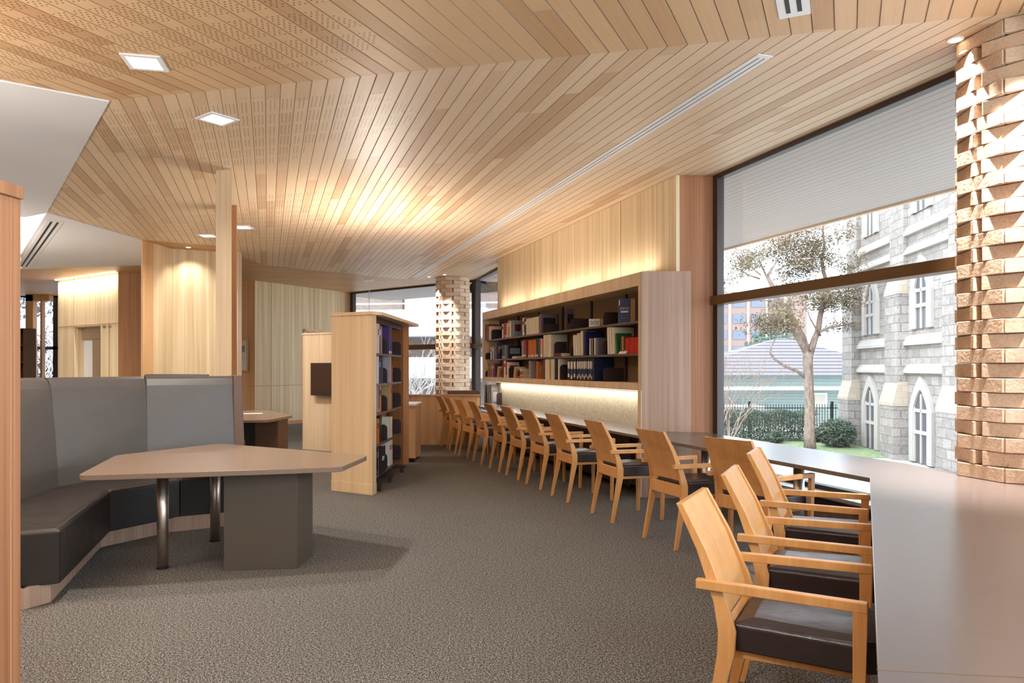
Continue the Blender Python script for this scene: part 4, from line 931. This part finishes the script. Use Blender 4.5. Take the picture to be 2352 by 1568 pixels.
# local: x along the facade away from the camera, y = towards the room (left), z up from the ground
def gx(px): q = (px-CX)/FP; Y = 10.5/(q-.12); return Y*math.sqrt(1+.12**2)
Hh = 13.
XA, XB = gx(2420), gx(1962)
def gz(z): return z-GZ
m = MB(); m.bx(XA, XB, -8, 0, 0, Hh); m.build('wall', stone, gb)
piers = [(gx(2246), gx(2160)), (gx(2072), gx(2046)), (gx(1968)+.2, gx(1948)-.2)]
piers = [(20.8, 22.2), (25.5, 26.7), (30.2, 31.4)]
for a, b in piers:
    m = MB()
    for z0, z1, y_ in ((GZ, .15, .48), (.95, 4.0, .32), (4.9, Hh+GZ, .14)): m.bx(a, b, 0, y_, gz(z0), gz(z1))
    m.build('buttress', stone, gb)
    m = MB()
    for z0, z1, y0, y1 in ((.15, .98, .50, .3), (4.0, 4.93, .34, .12)):
        m.loft([[(a-.03, 0, gz(z0)), (b+.03, 0, gz(z0)), (b+.03, y0, gz(z0)), (a-.03, y0, gz(z0))], [(a-.03, 0, gz(z0)+.1), (b+.03, 0, gz(z0)+.1), (b+.03, y0, gz(z0)+.1), (a-.03, y0, gz(z0)+.1)], [(a, 0, gz(z1)), (b, 0, gz(z1)), (b, y1, gz(z1)), (a, y1, gz(z1))]])
    m.build('buttress_slope', dressed, gb)
def arch(xc, w, z0, zs, za, n=8):
    pts = [(xc-w, z0), (xc-w, zs)]
    for k in range(1, n): t = k/n; pts.append((xc-w*(1-t)**.75*1.0, zs+(za-zs)*(t**.8)))
    pts.append((xc, za)); L = pts[1:-1]
    pts += [(2*xc-x, z) for x, z in reversed(L)]+[(xc+w, z0)]
    return pts
def gothic(xc, w, z0, zs, za):
    o = arch(xc, w+.32, z0, zs, za+.42); i = arch(xc, w, z0, zs, za)
    m = MB()
    V = []
    for (pts, y) in ((o, 0), (o, .10), (i, .10), (i, -.3)): V.append([m.b.verts.new((x, y, z)) for x, z in pts])
    for A_, B_ in zip(V, V[1:]):
        for k in range(len(A_)-1): m.b.faces.new((A_[k], A_[k+1], B_[k+1], B_[k]))
    wnd = m.build('window', trimst, gb)
    g = MB(); g.loft([[(x, .02, z) for x, z in i], [(x, .035, z) for x, z in i]]); g.build('pane', flat('far_window_glass', (92, 92, 96), .3, 0, .3), wnd)
    b = MB().bx(xc-.05, xc+.05, .035, .075, z0, za-.15).bx(xc-w, xc+w, .035, .09, z0+(zs-z0)*.55, z0+(zs-z0)*.55+.12).bx(xc-w, xc-w+.10, .035, .08, z0, zs+.1).bx(xc+w-.10, xc+w, .035, .08, z0, zs+.1)
    if za-zs > .6: b.bx(xc-w, xc+w, .035, .075, zs-.05, zs+.06)
    b.build('mullion', trimst, wnd)
for xc in (24.3, 28.9):
    gothic(xc, .55, .05, gz(.05), gz(.75))
    gothic(xc, .5, gz(2.75), gz(4.0), gz(4.75))
    gothic(xc, .45, gz(6.6), gz(9.2), gz(10.2))
    m = MB()
    for z, t_ in ((1.28, .16), (2.22, .18), (5.3, .15), (5.95, .18)):
        a, b = (22.2, 25.5) if xc < 26 else (26.7, 30.2)
        m.loft([[(a, 0, gz(z)), (b, 0, gz(z)), (b, .15, gz(z)), (a, .15, gz(z))], [(a, 0, gz(z)+t_*.5), (b, 0, gz(z)+t_*.5), (b, .15, gz(z)+t_*.5), (a, .15, gz(z)+t_*.5)], [(a, 0, gz(z)+t_*1.9), (b, 0, gz(z)+t_*1.9), (b, .02, gz(z)+t_*1.9), (a, .02, gz(z)+t_*1.9)]])
    m.build('string_course', trimst, gb)
# ---- cottage
ct = thing('weatherboard_cottage', (14.5, 42, GZ), 0, 'pale green weatherboard cottage with hipped tile roof behind the hedge', 'building')
MB().bx(-7, 9, 0, 8, 0, 2.75).build('wall', weather, ct)
m = MB(); m.loft([[(-5.6, -.5, 2.72), (9, -.5, 2.72), (9, 8.5, 2.72), (-5.6, 8.5, 2.72)], [(2.0, 4, 5.0), (2.6, 4, 5.0), (2.6, 4.2, 5.0), (2.0, 4.2, 5.0)]]); m.build('roof', tiles, ct)
MB().loft([[(-8, 3, 2.5), (-4, 3, 2.5), (-4, 9, 2.5), (-8, 9, 2.5)], [(-8, 6, 4.9), (-4, 6, 4.9), (-4, 6.2, 4.9), (-8, 6.2, 4.9)]]).build('rear_roof', tiles, ct)
MB().bx(-7.2, 9, -1.0, -.6, 1.92, 2.05).bx(-7.2, 9, -.9, 0, 2.02, 2.1).build('awning', white_m, ct)
MB().bx(-7.2, -.9, -2.2, -.2, .95, 1.1).bx(-1.2, -1.08, -2.1, -2.0, -.0, .95).build('carport', white_m, ct)
for x in (2.95, 5.0):
    w_ = MB().bx(x-.42, x+.42, -.06, 0, .85, 1.75).build('window', white_m, ct); MB().bx(x-.3, x+.3, -.08, -.06, .95, 1.65).build('pane', flat('cream_blind', (206, 200, 186), .7), w_)
# ---- fence
fc = thing('picket_fence', (14, 34, GZ), 0, 'thin black metal picket fence behind the hedge and tree', 'fence')
m = MB()
for k in range(96): x = -5+k*.125; m.bx(x-.011, x+.011, -.011, .011, 0, 1.5)
m.build('pickets', black, fc); MB().bx(-5, 7, -.02, .02, 1.3, 1.34).bx(-5, 7, -.02, .02, .2, .24).build('rail', black, fc)
for x in (-3.1, .7, 4.6): MB().bx(x-.05, x+.05, -.05, .05, 0, 1.62).build('post', black, fc)
# ---- foliage
def leaves(m, c, rx, ry, rz, n, size, rnd, shell=.5):
    for _ in range(n):
        while True:
            v = Vector((rnd.uniform(-1, 1), rnd.uniform(-1, 1), rnd.uniform(-1, 1)))
            if v.length <= 1 and (v.length > shell or rnd.random() < .35): break
        p = Vector(c)+Vector((v.x*rx, v.y*ry, v.z*rz))
        a = Vector((rnd.gauss(0, 1), rnd.gauss(0, 1), rnd.gauss(0, 1))).normalized(); b = a.orthogonal().normalized()
        s_ = size*rnd.uniform(.6, 1.3)
        m.b.faces.new([m.b.verts.new(q) for q in (p+a*s_, p+b*s_*.45, p-a*s_, p-b*s_*.45)])
rnd = random.Random(11)
hd = thing('hedge', (11.3, 32, GZ), 0, 'clipped dark green hedge in front of the picket fence', 'hedge')
m = MB()
for _ in range(26000):
    x, y, z = rnd.uniform(-3.2, 1.75), rnd.uniform(-.5, .5), rnd.uniform(.02, 1.32)
    e = max(abs(y)/.5, (z-.4)/.92)
    if e < .75 and rnd.random() < .7: continue
    z += .06*math.sin(x*5)
    p = Vector((x, y, z)); a = Vector((rnd.gauss(0, 1), rnd.gauss(0, 1), rnd.gauss(0, 1))).normalized(); b = a.orthogonal().normalized(); s_ = .045
    m.b.faces.new([m.b.verts.new(q) for q in (p+a*s_, p+b*s_*.5, p-a*s_, p-b*s_*.5)])
m.build('foliage', hleaf, hd)
m = MB()
for k in range(14): x = -3+k*.34; m.tube([(x, 0, 0), (x+.05, .03, .5), (x-.02, 0, 1.1)], [.03, .02, .01], 6)
m.build('stems', bark, hd)
def shrub(loc, r, n, label, size=.07, mat=None):
    o = thing('shrub', loc, 0, label, 'shrub'); m = MB(); leaves(m, (0, 0, r*.75), r, r, r*.8, n, size, rnd, .2); m.build('foliage', mat or hleaf, o)
    m = MB()
    for k in range(6):
        a = k*1.05; m.tube([(0, 0, 0), (math.cos(a)*r*.3, math.sin(a)*r*.3, r*.5), (math.cos(a)*r*.6, math.sin(a)*r*.6, r)], [.03, .02, .01], 6)
    m.build('stems', bark, o)
shrub((12.9, 29.4, GZ), .75, 2600, 'loose leafy shrub at the foot of the stone building')
shrub((13.0, 31.4, GZ), .4, 900, 'low strappy shrub right of the tree trunk by the fence', .09)
shrub((11.0, 30.9, GZ), .35, 700, 'low shrub between hedge and tree trunk', .09)
def tp(px, py, Y=28.8): v = at(px, py, Y); return (v.x-11.6, 0, v.z-GZ)
tr = thing('gum_tree', (11.6, 28.8, GZ), 0, 'tall smooth-barked gum tree with sparse crown outside the window', 'tree')
m = MB()
def br(pts, r0, r1, seg=10, jy=0):
    P_ = [Vector(tp(*p)) for p in pts]
    for k, p in enumerate(P_): p.y = jy*k/len(P_)
    n = len(P_); m.tube(P_, [r0+(r1-r0)*k/(n-1) for k in range(n)], seg)
m.tube([(0, 0, 0)]+[tp(*p) for p in ((1859, 1000), (1860, 930), (1857, 870), (1855, 830), (1856, 808))], [.24, .21, .185, .18, .185, .2], 14)
br([(1855, 812), (1838, 786), (1818, 755), (1800, 720), (1788, 700), (1772, 690), (1768, 672), (1752, 650), (1745, 640), (1752, 625), (1760, 610)], .15, .04, jy=-1.2)
br([(1857, 812), (1848, 775), (1830, 735), (1815, 700), (1795, 680), (1780, 640), (1760, 590)], .13, .03, jy=1.0)
br([(1860, 812), (1872, 780), (1882, 760), (1890, 720), (1900, 690), (1912, 660), (1902, 620), (1900, 590), (1908, 560), (1906, 520), (1912, 480)], .14, .03, jy=.8)
br([(1882, 762), (1905, 752), (1930, 748), (1960, 742)], .06, .02)
br([(1884, 770), (1868, 755), (1850, 735), (1835, 715)], .05, .02, jy=-1)
br([(1850, 866), (1828, 852), (1800, 842), (1772, 825), (1760, 812), (1758, 800), (1766, 780)], .07, .025, jy=-.8)
br([(1745, 640), (1715, 632), (1690, 618), (1668, 606)], .035, .012, jy=-.5)
br([(1748, 632), (1725, 610), (1700, 580), (1680, 560)], .03, .01, jy=.5)
br([(1772, 690), (1740, 690), (1712, 686)], .03, .01)
br([(1820, 750), (1822, 720), (1818, 690), (1830, 660)], .05, .02, jy=.6)
br([(1906, 600), (1880, 580), (1860, 560), (1840, 545)], .03, .01, jy=.6)
br([(1895, 710), (1915, 690), (1935, 670), (1950, 650)], .03, .01)
m.build('trunk', bark, tr, smooth=True)
m = MB()
for (px, py, rx, rz, n) in [(1740, 590, 26, 18, 700), (1800, 560, 36, 28, 1300), (1850, 545, 34, 30, 1200), (1885, 585, 30, 26, 1000), (1840, 610, 40, 24, 1300), (1905, 560, 22, 30, 600), (1935, 530, 18, 22, 350), (1860, 500, 34, 20, 700), (1925, 610, 22, 16, 400),
        (1905, 690, 36, 22, 1100), (1935, 670, 28, 30, 900), (1870, 690, 28, 16, 600), (1780, 740, 34, 18, 900), (1740, 745, 26, 18, 500), (1700, 615, 30, 14, 350), (1672, 600, 14, 16, 200), (1790, 700, 22, 12, 300), (1940, 745, 26, 10, 250), (1670, 640, 10, 14, 100), (1815, 660, 26, 14, 350)]:
    c = Vector(tp(px, py)); c.y = rnd.uniform(-.8, .8); k = 28.8/FP
    for _ in range(int(n/20)+1):
        cc_ = c+Vector((rnd.uniform(-1, 1)*rx*k, rnd.uniform(-.9, .9), rnd.uniform(-1, 1)*rz*k))
        leaves(m, cc_, (.34), .34, .26, 30, .06, rnd, 0)
m.build('foliage', leaf, tr)
# bare shrub tree at left of the window
def bare_tree(name, loc, H, label, mat, seed, n0=5, spread=.35, rad=.04):
    o = thing(name, loc, 0, label, 'tree'); m = MB(); rn_ = random.Random(seed)
    def grow(p, d, L, r, lev):
        q = p+d*L; mid = p+d*L*.5+Vector((rn_.uniform(-.05, .05), rn_.uniform(-.05, .05), 0))*L
        m.tube([p, mid, q], [r, r*.85, r*.65], 5 if lev > 1 else 7)
        if lev < 5:
            for _ in range(2 if rn_.random() < .75 else 3):
                nd = (d+Vector((rn_.gauss(0, spread), rn_.gauss(0, spread), rn_.uniform(-.12, .25)))).normalized(); grow(q, nd, L*rn_.uniform(.62, .86), r*.62, lev+1)
    for _ in range(n0): grow(Vector((rn_.uniform(-.1, .1), rn_.uniform(-.1, .1), 0)), Vector((rn_.gauss(0, .25), rn_.gauss(0, .25), 1)).normalized(), H*.27, rad, 0)
    m.build('branches', mat, o); return o
bare_tree('bare_tree', (8.0, 27.5, GZ), 4.6, 'fine bare-branched tree at the left side of the right window', bark, 4, 9, .5, .03)
bare_tree('bare_tree', (-4.2, 25.5, GZ), 4.6, 'white-stemmed bare tree right behind the bookcase in the far window', stem_w, 8, 5, .3, .06)
bare_tree('bare_tree', (-2.9, 26.0, GZ), 4.2, 'smaller white-stemmed bare tree beside the far brick column', stem_w, 15, 5, .35, .05)
for i, (x, y) in enumerate([(-21.5, 27), (-18.0, 28.5), (-15.6, 28.0)]):
    bare_tree('bare_tree', (x, y, GZ), 6.5, ['bare tree outside the far left windows, leftmost', 'bare tree outside the far left windows, middle', 'bare tree outside the far left windows, rightmost'][i], stem_w, 20+i, 7, .5, .05)
bk_ = thing('tree_mass', (-21, 34, GZ), 0, 'dark leafy trees beyond the far left windows', 'trees'); m = MB()
for _ in range(60): leaves(m, (rnd.uniform(-5, 5), rnd.uniform(-1, 1), rnd.uniform(.5, 6.5)), 1.0, .8, .9, 160, .13, rnd, .2)
m.build('foliage', mk_noisy('bluish_dark_leaves', (50, 58, 70), (96, 100, 116), 2), bk_)  # foliage in a dark bluish colour
# background trees behind the cottage, tower block
for i, (px, py, r, Y) in enumerate([(1780, 800, 2.2, 60), (1745, 830, 2.0, 56), (1905, 812, 1.5, 66)]):
    v = at(px, py, Y); o = thing('distant_tree', (v.x, v.y, GZ), 0, ['distant rounded tree left of the cottage ridge', 'distant tree over the cottage rear roof', 'distant tree right of the gum trunk'][i], 'tree')
    m = MB(); leaves(m, (0, 0, v.z-GZ), r, r, r*.8, 1500, .2, rnd, .2); m.build('foliage', hleaf, o); MB().tube([(0, 0, 0), (0, 0, v.z-GZ)], .2, 8).build('trunk', bark, o)
tw = thing('tower_block', (44, 120, GZ), 0, 'pale pinkish apartment tower far behind the trees', 'building')
MB().bx(-12, 3.8, 0, 14, 0, 15.5).build('wall', flat('pale_tower_render', (138, 116, 108), .8, 0, .2, .03), tw)
for k in range(5):
    for j_ in range(4):
        MB().bx(-11.2+j_*3.0, -9.2+j_*3.0, -.1, 0, 2.6+k*2.6, 4.1+k*2.6).build('window', flat('tower_window', (96, 104, 118), .3), tw)
for j_ in range(5): MB().bx(-11.9+j_*3.0, -11.6+j_*3.0, -.2, 0, 0, 15.5).build('pier', white_m, tw)
# distant roof wedge beside the stone building
hr = thing('metal_roof_house', (23, 52, GZ), 0, 'pale ribbed metal roof rising beside the stone building', 'building')
MB().loft([[(-2.0, 0, 0), (5, 0, 0), (5, 6, 0), (-2.0, 6, 0)], [(-2.0, 0, 2.6), (5, 0, 2.6), (5, 6, 2.6), (-2.0, 6, 2.6)]]).build('wall', flat('hr_wall', (206, 206, 210), .8), hr)
MB().loft([[(-2.3, -.3, 2.6), (5, -.3, 2.6), (5, 6, 2.6), (-2.3, 6, 2.6)], [(1.8, 3, 6.5), (5, 3, 6.5), (5, 3.2, 6.5), (1.8, 3.2, 6.5)]]).build('roof', mk_lines('ribbed_roof', (206, 216, 220), (170, 182, 188), .45, .12, 0), hr)
# ---- neighbouring white building beyond the far window
nb_ = thing('white_balcony_building', (-4.5, 31, GZ), R(-8), 'white modern building with long balcony bands beyond the far window', 'building')
conc = flat('white_render', (214, 214, 220), .7, 0, .2, .02); tan_b = mk_stone('tan_facade_brick', (120, 104, 96), (138, 122, 112), (104, 92, 84), 5, .1)
MB().bx(-9, 9, 1.5, 6, 0, 9).build('wall', tan_b, nb_)
MB().bx(-9, 9, 0, 1.5, gz(2.8), gz(3.9)).build('balcony', conc, nb_)
MB().bx(-9, 9, 0, 1.5, gz(1.03), gz(1.9)).build('balcony', conc, nb_)
for x in (-5, -.5, 3.9):
    w_ = MB().bx(x, x+1.6, 1.4, 1.5, gz(3.9), gz(6.0)).build('window', dark_m, nb_); MB().bx(x+.1, x+1.5, 1.38, 1.4, gz(4.0), gz(5.9)).build('pane', flat('blue_glass', (160, 176, 196), .1), w_)
MB().bx(-9, 9, -.03, 0, gz(4.12), gz(4.18)).build('rail', white_m, nb_)
# ================================================================ LIGHT, WORLD, CAMERA
wd = bpy.data.worlds.new('World'); bpy.context.scene.world = wd; wd.use_nodes = True
nt = wd.node_tree; bg = nt.nodes['Background']; bg.inputs[0].default_value = (.82, .90, 1, 1); bg.inputs[1].default_value = 7
sun = bpy.data.lights.new('daylight', 'SUN'); sun.energy = .8; sun.angle = R(25); sun.color = (1, .97, .93)
so = bpy.data.objects.new('daylight', sun); C.objects.link(so); so.rotation_euler = (R(48), 0, R(-40)); so.location = (0, 0, 30)
cam = bpy.data.cameras.new('Camera'); cam.sensor_width = 36; cam.lens = FP/2352*36; cam.shift_y = (HY-784)/2352; cam.clip_start = .05; cam.clip_end = 400
co = bpy.data.objects.new('Camera', cam); C.objects.link(co); co.location = (0, 0, EH); co.rotation_euler = (R(90), 0, 0)
sc = bpy.context.scene; sc.camera = co
sc.view_settings.view_transform = 'Standard'; sc.view_settings.look = 'None'; sc.view_settings.gamma = 1; sc.view_settings.use_curve_mapping = False
sc.view_settings.exposure = -.12
